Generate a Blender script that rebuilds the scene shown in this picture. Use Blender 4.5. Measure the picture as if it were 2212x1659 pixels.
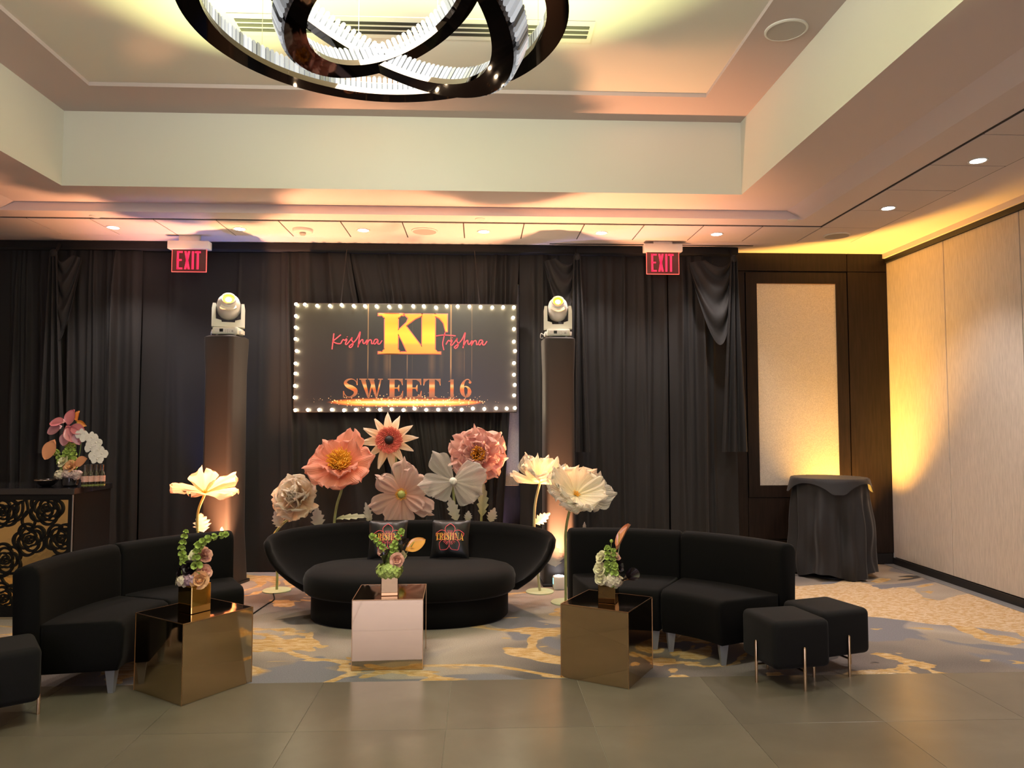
import bpy, bmesh, math, random
from mathutils import Vector, Matrix, noise

# ------------------------------------------------------------------ camera, world, exposure, large lights
sc = bpy.context.scene
for o in list(bpy.data.objects):
    bpy.data.objects.remove(o, do_unlink=True)
C = sc.collection
PI = math.pi
FPX, CX, CY, EYE = 1600.0, 1106.0, 829.5, 1.5
YAW, PITCH = math.radians(2.45), math.radians(3.06)
cam_d = bpy.data.cameras.new('camera'); cam = bpy.data.objects.new('camera', cam_d); C.objects.link(cam)
cam_d.sensor_width = 36.0; cam_d.lens = FPX / 2212 * 36; cam_d.clip_start = 0.05
cam.location = (0, 0, EYE); cam.rotation_euler = (PI / 2 + PITCH, 0, -YAW)
sc.camera = cam
sc.view_settings.view_transform = 'Standard'; sc.view_settings.look = 'None'
sc.view_settings.gamma = 1; sc.view_settings.use_curve_mapping = False
sc.view_settings.exposure = 1.35
cy = sc.cycles
cy.max_bounces = 6; cy.diffuse_bounces = 3; cy.glossy_bounces = 3; cy.transmission_bounces = 2; cy.transparent_max_bounces = 8
cy.caustics_reflective = False; cy.caustics_refractive = False; cy.adaptive_threshold = 0.02
w = bpy.data.worlds.new('world'); sc.world = w; w.use_nodes = True
w.node_tree.nodes['Background'].inputs[0].default_value = (1.0, 0.86, 0.72, 1)
w.node_tree.nodes['Background'].inputs[1].default_value = 0.05

CR = Vector((math.cos(YAW), -math.sin(YAW), 0))
CF = Vector((math.sin(YAW) * math.cos(PITCH), math.cos(YAW) * math.cos(PITCH), math.sin(PITCH)))
CU = CR.cross(CF)
EYEV = Vector((0, 0, EYE))


def ray(px, py):
    return CF + CR * ((px - CX) / FPX) - CU * ((py - CY) / FPX)


def PY(px, py, y):          # sight line at depth y of the room
    d = ray(px, py); return EYEV + d * (y / d.y)


def PZ(px, py, z):          # sight line at height z
    d = ray(px, py); return EYEV + d * ((z - EYE) / d.z)


def PX(px, py, x):
    d = ray(px, py); return EYEV + d * (x / d.x)


def cw(xc, zc):             # camera-aligned plan coordinates -> room coordinates
    return (xc * math.cos(YAW) + zc * math.sin(YAW), -xc * math.sin(YAW) + zc * math.cos(YAW))


def spot(name, loc, to, power, col, angle, blend=0.5, radius=0.04):
    d = bpy.data.lights.new(name, 'SPOT'); d.energy = power; d.color = col
    d.spot_size = math.radians(angle); d.spot_blend = blend; d.shadow_soft_size = radius
    o = bpy.data.objects.new(name, d); C.objects.link(o); o.location = loc
    o.rotation_euler = (Vector(to) - Vector(loc)).to_track_quat('-Z', 'Y').to_euler()
    return o


# ------------------------------------------------------------------ helpers
def s2l(r, g, b):
    f = lambda c: (c / 255 / 12.92) if c / 255 <= 0.04045 else ((c / 255 + 0.055) / 1.055) ** 2.4
    return (f(r), f(g), f(b))


MATS = {}


def M(name, col, rough=0.5, metal=0.0, bump=None, var=None, sheen=0, coat=0, emit=None, estr=0, trans=0, alpha=1, ior=1.45,
      spec=0.5, aniso=None):
    m = bpy.data.materials.new(name); m.use_nodes = True; MATS[name] = m
    nt = m.node_tree; p = nt.nodes['Principled BSDF']
    p.inputs['Base Color'].default_value = (*col, 1); p.inputs['Roughness'].default_value = rough
    p.inputs['Metallic'].default_value = metal; p.inputs['IOR'].default_value = ior
    p.inputs['Specular IOR Level'].default_value = spec
    if sheen:
        p.inputs['Sheen Weight'].default_value = sheen; p.inputs['Sheen Roughness'].default_value = 0.4
    if coat: p.inputs['Coat Weight'].default_value = coat
    if emit:
        p.inputs['Emission Color'].default_value = (*emit, 1); p.inputs['Emission Strength'].default_value = estr
    if trans: p.inputs['Transmission Weight'].default_value = trans
    p.inputs['Alpha'].default_value = alpha
    if bump or var:
        tc = nt.nodes.new('ShaderNodeTexCoord')
    if var:
        n = nt.nodes.new('ShaderNodeTexNoise'); n.inputs['Scale'].default_value = var[0]; n.inputs['Detail'].default_value = 5
        if len(var) > 2:
            mp = nt.nodes.new('ShaderNodeMapping'); mp.inputs['Scale'].default_value = var[2]
            nt.links.new(tc.outputs['Object'], mp.inputs[0]); nt.links.new(mp.outputs[0], n.inputs[0])
        else:
            nt.links.new(tc.outputs['Object'], n.inputs[0])
        r = nt.nodes.new('ShaderNodeValToRGB')
        r.color_ramp.elements[0].position = 0.3; r.color_ramp.elements[1].position = 0.7
        r.color_ramp.elements[0].color = (*[c * (1 - var[1]) for c in col], 1)
        r.color_ramp.elements[1].color = (*[min(1, c * (1 + var[1])) for c in col], 1)
        nt.links.new(n.outputs[0], r.inputs[0]); nt.links.new(r.outputs[0], p.inputs['Base Color'])
    if bump:
        n = nt.nodes.new('ShaderNodeTexNoise'); n.inputs['Scale'].default_value = bump[0]; n.inputs['Detail'].default_value = 4
        if len(bump) > 2:
            mp = nt.nodes.new('ShaderNodeMapping'); mp.inputs['Scale'].default_value = bump[2]
            nt.links.new(tc.outputs['Object'], mp.inputs[0]); nt.links.new(mp.outputs[0], n.inputs[0])
        else:
            nt.links.new(tc.outputs['Object'], n.inputs[0])
        b = nt.nodes.new('ShaderNodeBump'); b.inputs['Strength'].default_value = bump[1]; b.inputs['Distance'].default_value = 0.01
        nt.links.new(n.outputs[0], b.inputs['Height']); nt.links.new(b.outputs[0], p.inputs['Normal'])
    return m


def petal_mat(name, c0, c1, c2=None, sheer=0.0, transl=0.35, pos=(0.1, 0.6, 1.0)):
    """paper or organza petal: colour runs from the heart to the rim along the petal's own length"""
    m = bpy.data.materials.new(name); m.use_nodes = True; MATS[name] = m; nt = m.node_tree
    p = nt.nodes['Principled BSDF']; out = nt.nodes['Material Output']
    c0, c1, c2 = [tuple(q ** .74 for q in c_) for c_ in (c0, c1, c2 or c1)]
    uv = nt.nodes.new('ShaderNodeUVMap'); sx = nt.nodes.new('ShaderNodeSeparateXYZ'); nt.links.new(uv.outputs[0], sx.inputs[0])
    r = nt.nodes.new('ShaderNodeValToRGB'); e = r.color_ramp.elements
    e[0].position = pos[0]; e[0].color = (*c0, 1); e[1].position = pos[2]; e[1].color = (*(c2 or c1), 1)
    k = e.new(pos[1]); k.color = (*c1, 1)
    nt.links.new(sx.outputs[0], r.inputs[0])
    wv = nt.nodes.new('ShaderNodeTexWave'); wv.bands_direction = 'Y'; wv.inputs['Scale'].default_value = 7
    wv.inputs['Distortion'].default_value = 3; wv.inputs['Detail'].default_value = 2
    nt.links.new(uv.outputs[0], wv.inputs[0])
    b = nt.nodes.new('ShaderNodeBump'); b.inputs['Strength'].default_value = 0.35; b.inputs['Distance'].default_value = 0.01
    nt.links.new(wv.outputs['Fac'], b.inputs['Height']); nt.links.new(b.outputs[0], p.inputs['Normal'])
    nt.links.new(r.outputs[0], p.inputs['Base Color']); p.inputs['Roughness'].default_value = 0.6
    p.inputs['Specular IOR Level'].default_value = 0.25
    tr = nt.nodes.new('ShaderNodeBsdfTranslucent'); nt.links.new(r.outputs[0], tr.inputs[0])
    mx = nt.nodes.new('ShaderNodeMixShader'); mx.inputs[0].default_value = transl
    nt.links.new(p.outputs[0], mx.inputs[1]); nt.links.new(tr.outputs[0], mx.inputs[2]); last = mx
    if sheer:
        tp = nt.nodes.new('ShaderNodeBsdfTransparent'); m2 = nt.nodes.new('ShaderNodeMixShader')
        mr = nt.nodes.new('ShaderNodeMapRange'); mr.inputs[3].default_value = sheer * 0.65; mr.inputs[4].default_value = sheer * 1.15
        nt.links.new(wv.outputs['Fac'], mr.inputs[0]); nt.links.new(mr.outputs[0], m2.inputs[0])
        nt.links.new(last.outputs[0], m2.inputs[1]); nt.links.new(tp.outputs[0], m2.inputs[2]); last = m2
    nt.links.new(last.outputs[0], out.inputs[0])
    return m


class MB:
    def __init__(self):
        self.v = []; self.f = []; self.uv = []

    def add(self, vs, fs, uv=None):
        n = len(self.v); self.v += [Vector(q) for q in vs]
        self.uv += uv if uv else [(0.5, 0.5)] * len(vs)
        self.f += [tuple(i + n for i in q) for q in fs]
        return self

    def box(self, x0, x1, y0, y1, z0, z1):
        return self.add([(x, y, z) for z in (z0, z1) for y in (y0, y1) for x in (x0, x1)],
                        [(0, 2, 3, 1), (4, 5, 7, 6), (0, 1, 5, 4), (2, 6, 7, 3), (0, 4, 6, 2), (1, 3, 7, 5)])

    def rbox(self, x0, x1, y0, y1, z0, z1, r=0.02, seg=2, mat=None):
        bm = bmesh.new(); bmesh.ops.create_cube(bm, size=1)
        for q in bm.verts:
            q.co = Vector(((x0 + x1) / 2 + q.co.x * (x1 - x0), (y0 + y1) / 2 + q.co.y * (y1 - y0), (z0 + z1) / 2 + q.co.z * (z1 - z0)))
        bmesh.ops.bevel(bm, geom=bm.edges[:] + bm.verts[:], offset=r, segments=seg, affect='EDGES', profile=0.5)
        bm.verts.index_update()
        vs = [(mat @ q.co if mat else q.co.copy()) for q in bm.verts]; fs = [tuple(k.index for k in g.verts) for g in bm.faces]
        bm.free(); return self.add(vs, fs)

    def tube(self, pts, rad, seg=8, cap=True):
        pts = [Vector(q) for q in pts]; n = len(pts)
        rads = rad if isinstance(rad, (list, tuple)) else [rad] * n
        vs = []; fs = []; up = None
        for i, q in enumerate(pts):
            t = (pts[min(i + 1, n - 1)] - pts[max(i - 1, 0)]).normalized()
            if up is None:
                up = Vector((0, 0, 1)) if abs(t.z) < 0.9 else Vector((1, 0, 0))
            a = t.cross(up).normalized(); b = a.cross(t).normalized(); up = b
            for k in range(seg):
                an = 2 * PI * k / seg; vs.append(q + (a * math.cos(an) + b * math.sin(an)) * rads[i])
        for i in range(n - 1):
            for k in range(seg):
                k2 = (k + 1) % seg; fs.append((i * seg + k, i * seg + k2, (i + 1) * seg + k2, (i + 1) * seg + k))
        if cap:
            fs.append(tuple(range(seg))[::-1]); fs.append(tuple((n - 1) * seg + k for k in range(seg)))
        return self.add(vs, fs)

    def lathe(self, prof, seg=24, mat=None, center=(0, 0, 0), hoop=False):
        c = Vector(center); vs = []; fs = []
        for (r, z) in prof:
            for k in range(seg):
                a = 2 * PI * k / seg; q = Vector((r * math.cos(a), r * math.sin(a), z))
                vs.append((mat @ q if mat else q) + c)
        n = len(prof)
        for i in range(n if hoop else n - 1):
            for k in range(seg):
                k2 = (k + 1) % seg; j = (i + 1) % n; fs.append((i * seg + k, i * seg + k2, j * seg + k2, j * seg + k))
        if not hoop:
            fs.append(tuple(range(seg))[::-1]); fs.append(tuple((n - 1) * seg + k for k in range(seg)))
        return self.add(vs, fs)

    def ball(self, c, r, seg=12, ring=8, sc3=(1, 1, 1)):
        c = Vector(c); prof = [(max(1e-4, r * math.sin(PI * i / ring)), -r * math.cos(PI * i / ring)) for i in range(ring + 1)]
        return self.lathe(prof, seg, Matrix.Diagonal(sc3).to_3x3(), c)

    def prism(self, poly, fn, d0, d1):
        """poly in 2-D, fn(a, b, depth) -> point; closed solid between depths"""
        n = len(poly)
        vs = [fn(a, b, d0) for a, b in poly] + [fn(a, b, d1) for a, b in poly]
        fs = [tuple(range(n)), tuple(range(2 * n - 1, n - 1, -1))] + [(i, i + n, (i + 1) % n + n, (i + 1) % n) for i in range(n)]
        return self.add(vs, fs)

    def grid(self, fn, nu, nv, closev=False):
        vs = []; uv = []; fs = []
        for i in range(nu + 1):
            for j in range(nv + 1):
                a, b = i / nu, j / nv; vs.append(fn(a, b)); uv.append((a, b))
        for i in range(nu):
            for j in range(nv):
                k = i * (nv + 1) + j; fs.append((k, k + 1, k + nv + 2, k + nv + 1))
        return self.add(vs, fs, uv)

    def loft(self, secs, caps=True):
        n = len(secs[0]); vs = [q for s in secs for q in s]; fs = []
        for i in range(len(secs) - 1):
            for k in range(n):
                k2 = (k + 1) % n; fs.append((i * n + k, i * n + k2, (i + 1) * n + k2, (i + 1) * n + k))
        if caps:
            fs.append(tuple(range(n))[::-1]); fs.append(tuple((len(secs) - 1) * n + k for k in range(n)))
        return self.add(vs, fs)

    def build(self, name, mat, parent=None, smooth=True, loc=None, rotz=None, angle=40):
        me = bpy.data.meshes.new(name); me.from_pydata([tuple(q) for q in self.v], [], self.f)
        bm = bmesh.new(); bm.from_mesh(me); bmesh.ops.recalc_face_normals(bm, faces=bm.faces); bm.to_mesh(me); bm.free()
        ul = me.uv_layers.new(name='UVMap')
        for l in me.loops: ul.data[l.index].uv = self.uv[l.vertex_index]
        me.materials.append(mat if not isinstance(mat, str) else MATS[mat])
        if smooth:
            me.polygons.foreach_set('use_smooth', [True] * len(me.polygons))
            try: me.set_sharp_from_angle(angle=math.radians(angle))
            except Exception: pass
        o = bpy.data.objects.new(name, me); C.objects.link(o)
        if parent: o.parent = parent
        if loc is not None: o.location = loc
        if rotz is not None: o.rotation_euler = (0, 0, rotz)
        return o


def tag(o, label=None, cat=None, group=None, kind=None):
    if label: o['label'] = label
    if cat: o['category'] = cat
    if group: o['group'] = group
    if kind: o['kind'] = kind
    return o


def thing(name, loc, label, cat, rotz=0, group=None):
    o = bpy.data.objects.new(name, None); C.objects.link(o); o.empty_display_size = 0.1
    o.location = loc; o.rotation_euler = (0, 0, rotz)
    return tag(o, label, cat, group)


def copy_tree(o, parent=None):
    c = o.copy(); C.objects.link(c); c.parent = parent
    for ch in list(o.children): copy_tree(ch, c)
    return c


def share(o, loc, parent, rot=None):
    c = o.copy(); C.objects.link(c); c.parent = parent; c.location = loc
    if rot is not None: c.rotation_euler = rot
    return c


def cr(pts, n=8):           # Catmull-Rom through points of any dimension
    P = [Vector(q) for q in pts]; out = []
    for i in range(len(P) - 1):
        a = P[max(i - 1, 0)]; b = P[i]; c = P[i + 1]; d = P[min(i + 2, len(P) - 1)]
        for k in range(n):
            t = k / n
            out.append(0.5 * ((2 * b) + (c - a) * t + (2 * a - 5 * b + 4 * c - d) * t * t + (3 * b - a - 3 * c + d) * t ** 3))
    out.append(P[-1]); return out


def ribbon(pts, widths, n=8):    # 2-D stroke with varying width -> closed polygon
    q = cr([(a, b, wd) for (a, b), wd in zip(pts, widths)], n)
    L = []; R = []
    for i, p in enumerate(q):
        t = Vector((q[min(i + 1, len(q) - 1)].x - q[max(i - 1, 0)].x, q[min(i + 1, len(q) - 1)].y - q[max(i - 1, 0)].y))
        if t.length < 1e-9: t = Vector((1, 0))
        t.normalize(); nn = Vector((-t.y, t.x)); h = max(p.z, 0.004) / 2
        L.append((p.x + nn.x * h, p.y + nn.y * h)); R.append((p.x - nn.x * h, p.y - nn.y * h))
    return L + R[::-1]


def strip_prism(mb, poly, fn, d0, d1):
    """prism of a ribbon polygon made of quads (robust for curling strokes)"""
    n = len(poly) // 2; L = poly[:n]; R = poly[n:][::-1]; vs = []; fs = []
    for (a, b) in L: vs.append(fn(a, b, d0))
    for (a, b) in R: vs.append(fn(a, b, d0))
    for (a, b) in L: vs.append(fn(a, b, d1))
    for (a, b) in R: vs.append(fn(a, b, d1))
    for i in range(n - 1):
        fs.append((i, i + 1, n + i + 1, n + i)); fs.append((2 * n + i, 3 * n + i, 3 * n + i + 1, 2 * n + i + 1))
        fs.append((i, 2 * n + i, 2 * n + i + 1, i + 1)); fs.append((n + i, n + i + 1, 3 * n + i + 1, 3 * n + i))
    fs.append((0, n, 3 * n, 2 * n)); fs.append((n - 1, 3 * n - 1, 4 * n - 1, 2 * n - 1))
    mb.add(vs, fs)


# high-contrast serif letters in a unit-height cell: 'P' polygon, 'S' stroke (points, widths)
def R_(x0, y0, x1, y1): return ('P', [(x0, y0), (x1, y0), (x1, y1), (x0, y1)])


TH = 0.045
GLYPH = {
    'S': (0.66, [('S', [(.60, .68), (.55, .86), (.40, .975), (.22, .93), (.13, .78), (.22, .62), (.38, .52), (.53, .38), (.52, .18), (.36, .03), (.20, .04), (.09, .20), (.06, .34)],
                  [.03, .04, .05, .10, .16, .21, .24, .22, .16, .08, .05, .04, .03]), ('P', [(.585, .66), (.62, .66), (.62, 1), (.585, 1)]), ('P', [(.04, 0), (.075, 0), (.075, .34), (.04, .34)])]),
    'W': (1.08, [('P', [(.05, 1), (.27, 1), (.46, 0), (.38, 0)]), ('P', [(.42, 0), (.48, 0), (.61, .70), (.55, .72)]), ('P', [(.44, 1), (.66, 1), (.83, 0), (.75, 0)]),
                  ('P', [(.78, 0), (.84, .02), (1.02, .98), (.95, .98)]), R_(0, .945, .34, 1), R_(.40, .945, .70, 1), R_(.86, .945, 1.08, 1)]),
    'E': (0.72, [R_(.08, 0, .31, 1), R_(0, .945, .68, 1), R_(0, 0, .70, .055), R_(.28, .475, .50, .53), ('P', [(.44, .96), (.68, .96), (.68, .66), (.655, .66), (.60, .84)]),
                 ('P', [(.46, .04), (.70, .04), (.70, .36), (.675, .36), (.62, .16)]), ('P', [(.50, .68), (.525, .68), (.525, .32), (.50, .32), (.44, .48), (.44, .52)])]),
    'T': (0.78, [R_(.27, 0, .51, 1), R_(.16, 0, .62, .04), R_(.02, .96, .76, 1), ('P', [(.02, .96), (.02, .64), (.045, .64), (.10, .84), (.24, .96)]), ('P', [(.76, .96), (.54, .96), (.68, .84), (.735, .64), (.76, .64)])]),
    '1': (0.44, [R_(.13, 0, .33, .97), R_(.02, 0, .44, .04), ('P', [(.0, .84), (.13, .86), (.33, .97), (.28, .97), (.02, .88)])]),
    '6': (0.72, [('S', [(.62, .86), (.52, .965), (.38, .95), (.24, .78), (.18, .50), (.22, .22), (.36, .03)], [.05, .05, .06, .14, .22, .19, .06]),
                 ('S', [(.22, .50), (.36, .60), (.52, .50), (.57, .30), (.50, .10), (.36, .03)], [.03, .05, .12, .21, .14, .05]), ('P', [(.60 + .075 * math.cos(a * PI / 5), .82 + .075 * math.sin(a * PI / 5)) for a in range(10)])]),
    'K': (0.86, [R_(.08, 0, .31, 1), R_(0, .96, .40, 1), R_(0, 0, .40, .04), ('P', [(.31, .40), (.31, .47), (.66, .97), (.72, .97)]), ('P', [(.40, .58), (.53, .71), (.82, .02), (.58, .02)]), R_(.54, .96, .82, 1), R_(.50, 0, .88, .04)]),
    'R': (0.84, [R_(.08, 0, .31, 1), R_(0, .96, .50, 1), R_(0, 0, .40, .04), ('S', [(.31, .98), (.50, .96), (.62, .76), (.52, .54), (.31, .50)], [.04, .06, .22, .06, .04]), ('P', [(.40, .50), (.56, .52), (.72, .06), (.84, .02), (.84, 0), (.58, 0)])]),
    'I': (0.42, [R_(.09, 0, .33, 1), R_(0, .96, .42, 1), R_(0, 0, .42, .04)]),
    'H': (0.94, [R_(.09, 0, .32, 1), R_(.62, 0, .85, 1), R_(.32, .48, .62, .53), R_(0, .96, .40, 1), R_(0, 0, .40, .04), R_(.54, .96, .94, 1), R_(.54, 0, .94, .04)]),
    'N': (0.92, [R_(.12, 0, .17, 1), R_(.76, 0, .81, 1), ('P', [(.04, 1), (.28, 1), (.81, 0), (.74, 0)]), R_(0, .96, .20, 1), R_(.02, 0, .28, .04), R_(.64, .96, .92, 1)]),
    'A': (0.86, [('P', [(.08, 0), (.13, 0), (.42, .92), (.40, 1)]), ('P', [(.36, 1), (.48, 1), (.80, 0), (.56, 0)]), R_(.22, .28, .60, .32), R_(0, 0, .24, .04), R_(.46, 0, .88, .04)]),
}


def serif_letter(ch, fn, x, y, h, wscale, d0, d1):
    mb = MB()
    for e in GLYPH[ch][1]:
        d0 -= .00012
        if e[0] == 'P':
            mb.prism([(x + a * h * wscale, y + b * h) for a, b in e[1]], fn, d0, d1)
        else:
            strip_prism(mb, ribbon([(x + a * h * wscale, y + b * h) for a, b in e[1]], [q * h for q in e[2]]), fn, d0, d1)
    return mb


# ------------------------------------------------------------------ materials
random.seed(4)
M('paint_cream', (0.72, 0.70, 0.62), 0.6)
M('paint_taupe', (0.54, 0.45, 0.43), 0.7)
M('paint_white', (0.76, 0.66, 0.65), 0.6)
M('tile_white', (0.72, 0.63, 0.61), 0.85, bump=(350, 0.15))
M('seam_dark', (0.06, 0.05, 0.045), 0.9)
M('black_slot', (0.008, 0.008, 0.008), 0.7)
M('wood_dark', (0.015, 0.009, 0.0065), 0.4, spec=0.3, bump=(60, 0.05, (1, 1, 0.05)), var=(9, 0.35, (6, 6, 0.4)))
M('wallcloth', (0.55, 0.475, 0.41), 0.75, bump=(160, 0.25, (1, 1, 0.12)), var=(90, 0.12, (1, 1, 0.1)))
M('panel_cloth', (0.55, 0.50, 0.43), 0.38, metal=0.25, bump=(230, 0.35), var=(120, 0.16))
M('alu', (0.55, 0.55, 0.56), 0.35, metal=1)
M('alu_grey', (0.26, 0.27, 0.29), 0.45, metal=0.3)
M('black_metal', (0.012, 0.011, 0.011), 0.4)
M('drape', (0.0095, 0.0085, 0.0088), 0.75, sheen=0.05, bump=(500, 0.1))
M('velvet', (0.0035, 0.0032, 0.0032), 0.8, sheen=0.03, bump=(300, 0.1), spec=0.15)
M('velvet_soft', (0.0045, 0.004, 0.004), 0.8, sheen=0.09, bump=(200, 0.1), spec=0.15)
M('ottoman_cloth', (0.010, 0.0095, 0.0105), 0.85, sheen=0.05, bump=(600, 0.25), spec=0.2)
M('satin_black', (0.008, 0.008, 0.009), 0.36, sheen=0.1)
M('tablecloth_black', (0.012, 0.011, 0.013), 0.7, sheen=0.15, bump=(500, 0.1))
M('spandex', (0.025, 0.019, 0.017), 0.62, sheen=0.06)
M('bronze_mirror', (0.60, 0.45, 0.28), 0.05, metal=1)
M('bronze_dark', (0.30, 0.19, 0.11), 0.05, metal=1)
M('bronze_vase', (0.40, 0.27, 0.14), 0.05, metal=1)
M('gold_mirror', (0.80, 0.52, 0.16), 0.05, metal=1)
M('gold_bar', (0.85, 0.60, 0.26), 0.08, metal=1, bump=(3, 0.45))
M('brass', (0.62, 0.46, 0.30), 0.22, metal=1)
M('edge_copper', (0.55, 0.36, 0.2), 0.3, metal=1)
M('lattice_black', (0.006, 0.0055, 0.005), 0.55, spec=0.2)
M('black_chrome', (0.075, 0.055, 0.045), 0.03, metal=1)
M('steel', (0.6, 0.58, 0.55), 0.2, metal=1)
M('crystal', (0.06, 0.06, 0.065), 0.12, emit=(0.95, 0.97, 1.0), estr=0.2, spec=0.5)
nt = MATS['crystal'].node_tree; gi = nt.nodes.new('ShaderNodeNewGeometry'); oi = nt.nodes.new('ShaderNodeObjectInfo')
ad = nt.nodes.new('ShaderNodeMath'); ad.operation = 'ADD'; nt.links.new(gi.outputs['Random Per Island'], ad.inputs[0]); nt.links.new(oi.outputs['Random'], ad.inputs[1])
fr = nt.nodes.new('ShaderNodeMath'); fr.operation = 'FRACT'; nt.links.new(ad.outputs[0], fr.inputs[0])
mr = nt.nodes.new('ShaderNodeMapRange'); mr.inputs[3].default_value = 0.0; mr.inputs[4].default_value = 0.25; nt.links.new(fr.outputs[0], mr.inputs[0])
nt.links.new(mr.outputs[0], nt.nodes['Principled BSDF'].inputs['Emission Strength'])
M('led_white', (0.02, 0.02, 0.02), 0.5, emit=(0.93, 0.96, 1.0), estr=0.16)
M('lamp_white', (1, 1, 1), 0.5, emit=(0.92, 0.93, 1.0), estr=14)
M('plastic_white', (0.74, 0.72, 0.68), 0.4)
M('plastic_cream', (0.70, 0.70, 0.60), 0.35)
M('plastic_grey', (0.42, 0.39, 0.37), 0.5)
M('screen_black', (0.01, 0.012, 0.015), 0.2)
M('lens_yellow', (0.9, 0.8, 0.05), 0.2, emit=(0.95, 0.80, 0.01), estr=0.9)
M('lens_white', (1, 1, 0.8), 0.2, emit=(1, 1, 0.55), estr=22)
M('exit_red', (0.9, 0.03, 0.08), 0.4, emit=(1.0, 0.012, 0.05), estr=0.75)
M('exit_plate', (0.10, 0.035, 0.04), 0.12, spec=0.6)
M('exit_edge', (0.9, 0.2, 0.2), 0.3, emit=(1.0, 0.06, 0.05), estr=0.6)
M('bulb', (1, 0.9, 0.7), 0.3, emit=(1.0, 0.80, 0.52), estr=34)
M('bulb_socket', (0.35, 0.25, 0.2), 0.4)
M('sign_rim', (0.05, 0.04, 0.035), 0.4)
M('print_pink', (0.85, 0.10, 0.13), 0.45)
M('print_rose', (0.75, 0.17, 0.14), 0.45)
M('stem_green', (0.30, 0.34, 0.13), 0.5, var=(18, 0.2))
M('stem_pale', (0.45, 0.45, 0.26), 0.5)
M('plate_green', (0.52, 0.60, 0.36), 0.5)
M('bell_green', (0.36, 0.48, 0.10), 0.55, var=(60, 0.35))
M('leaf_green', (0.10, 0.19, 0.04), 0.5)
M('hydrangea_green', (0.46, 0.58, 0.16), 0.6, var=(50, 0.3))
M('hydrangea_white', (0.80, 0.70, 0.52), 0.6, var=(40, 0.2))
M('hydrangea_mauve', (0.55, 0.36, 0.42), 0.6, var=(40, 0.25))
M('hydrangea_lilac', (0.60, 0.44, 0.40), 0.6, var=(40, 0.25))
M('rose_blush', (0.80, 0.42, 0.32), 0.55, var=(30, 0.15))
M('rose_cream', (0.82, 0.76, 0.48), 0.55, var=(30, 0.12))
M('rose_peach', (0.86, 0.48, 0.24), 0.55, var=(30, 0.15))
M('rose_black', (0.010, 0.004, 0.006), 0.4)
M('calla_black', (0.012, 0.005, 0.007), 0.25, coat=0.4)
M('anthurium_orange', (0.85, 0.38, 0.08), 0.25, coat=0.5)
M('anthurium_peach', (0.80, 0.34, 0.17), 0.28, coat=0.4)
M('anthurium_pink', (0.72, 0.22, 0.25), 0.3, coat=0.4)
M('anthurium_mauve', (0.55, 0.24, 0.27), 0.3, coat=0.3)
M('orchid_white', (0.82, 0.76, 0.70), 0.5)
M('spadix', (0.75, 0.62, 0.16), 0.5)
M('pollen', (0.90, 0.46, 0.04), 0.6)
M('pollen_deep', (0.85, 0.33, 0.01), 0.6)
M('coral_fuzz', (0.72, 0.14, 0.10), 0.7)
M('core_black', (0.01, 0.006, 0.006), 0.6)
M('core_white', (0.85, 0.83, 0.74), 0.6, bump=(80, 0.5))
M('core_green', (0.42, 0.45, 0.12), 0.6, bump=(60, 0.5))
M('bottle_glass', (0.030, 0.024, 0.016), 0.06, spec=0.8, coat=0.6)
M('bottle_foil', (0.16, 0.145, 0.14), 0.25, metal=0.8)
M('bottle_label', (0.62, 0.36, 0.30), 0.5, var=(60, 0.25))
M('bottle_reflection', (0.16, 0.19, 0.05), 0.15, coat=0.5)  # colour of the reflection painted round the bottle foot
M('pot_black', (0.02, 0.017, 0.018), 0.15, coat=0.7)
M('bowl_black', (0.01, 0.009, 0.009), 0.2, coat=0.5)
M('silver_rim', (0.7, 0.6, 0.5), 0.15, metal=1)
M('teal_display', (0.1, 0.6, 0.6), 0.3, emit=(0.2, 0.9, 0.85), estr=1.4)
M('wall_rear', (0.45, 0.36, 0.28), 0.7)
M('screen_lavender', (0.5, 0.5, 0.6), 0.5, emit=(0.82, 0.74, 1.0), estr=2.7)
petal_mat('petal_peach', s2l(235, 150, 80), s2l(245, 175, 120), s2l(245, 190, 150))
petal_mat('petal_cream', s2l(232, 178, 130), s2l(238, 205, 165), s2l(245, 225, 200))
petal_mat('petal_coral', s2l(240, 130, 60), s2l(240, 130, 95), s2l(240, 150, 125))
petal_mat('petal_star', s2l(240, 150, 110), s2l(245, 195, 150), s2l(250, 225, 205), pos=(0.2, 0.55, 0.95))
petal_mat('petal_blush', s2l(225, 150, 125), s2l(228, 175, 155), s2l(228, 190, 175), sheer=0.18)
petal_mat('petal_organza', s2l(225, 215, 200), s2l(222, 212, 200), s2l(225, 215, 205), sheer=0.5)
petal_mat('petal_pink', s2l(240, 140, 120), s2l(242, 160, 145), s2l(245, 185, 170))
petal_mat('petal_ivory', s2l(250, 232, 170), s2l(248, 232, 195), s2l(245, 232, 205), sheer=0.10)
petal_mat('petal_veil', s2l(225, 220, 190), s2l(220, 215, 195), s2l(215, 210, 195), sheer=0.55)
petal_mat('petal_leaf', s2l(200, 195, 165), s2l(215, 205, 190), s2l(222, 212, 205), sheer=0.22)
petal_mat('petal_leaf_green', s2l(175, 180, 125), s2l(190, 190, 150), s2l(205, 200, 170), sheer=0.12)


def nodes_of(name, rough):
    m = bpy.data.materials.new(name); m.use_nodes = True; MATS[name] = m
    nt = m.node_tree; p = nt.nodes['Principled BSDF']; p.inputs['Roughness'].default_value = rough
    return nt, p


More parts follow.
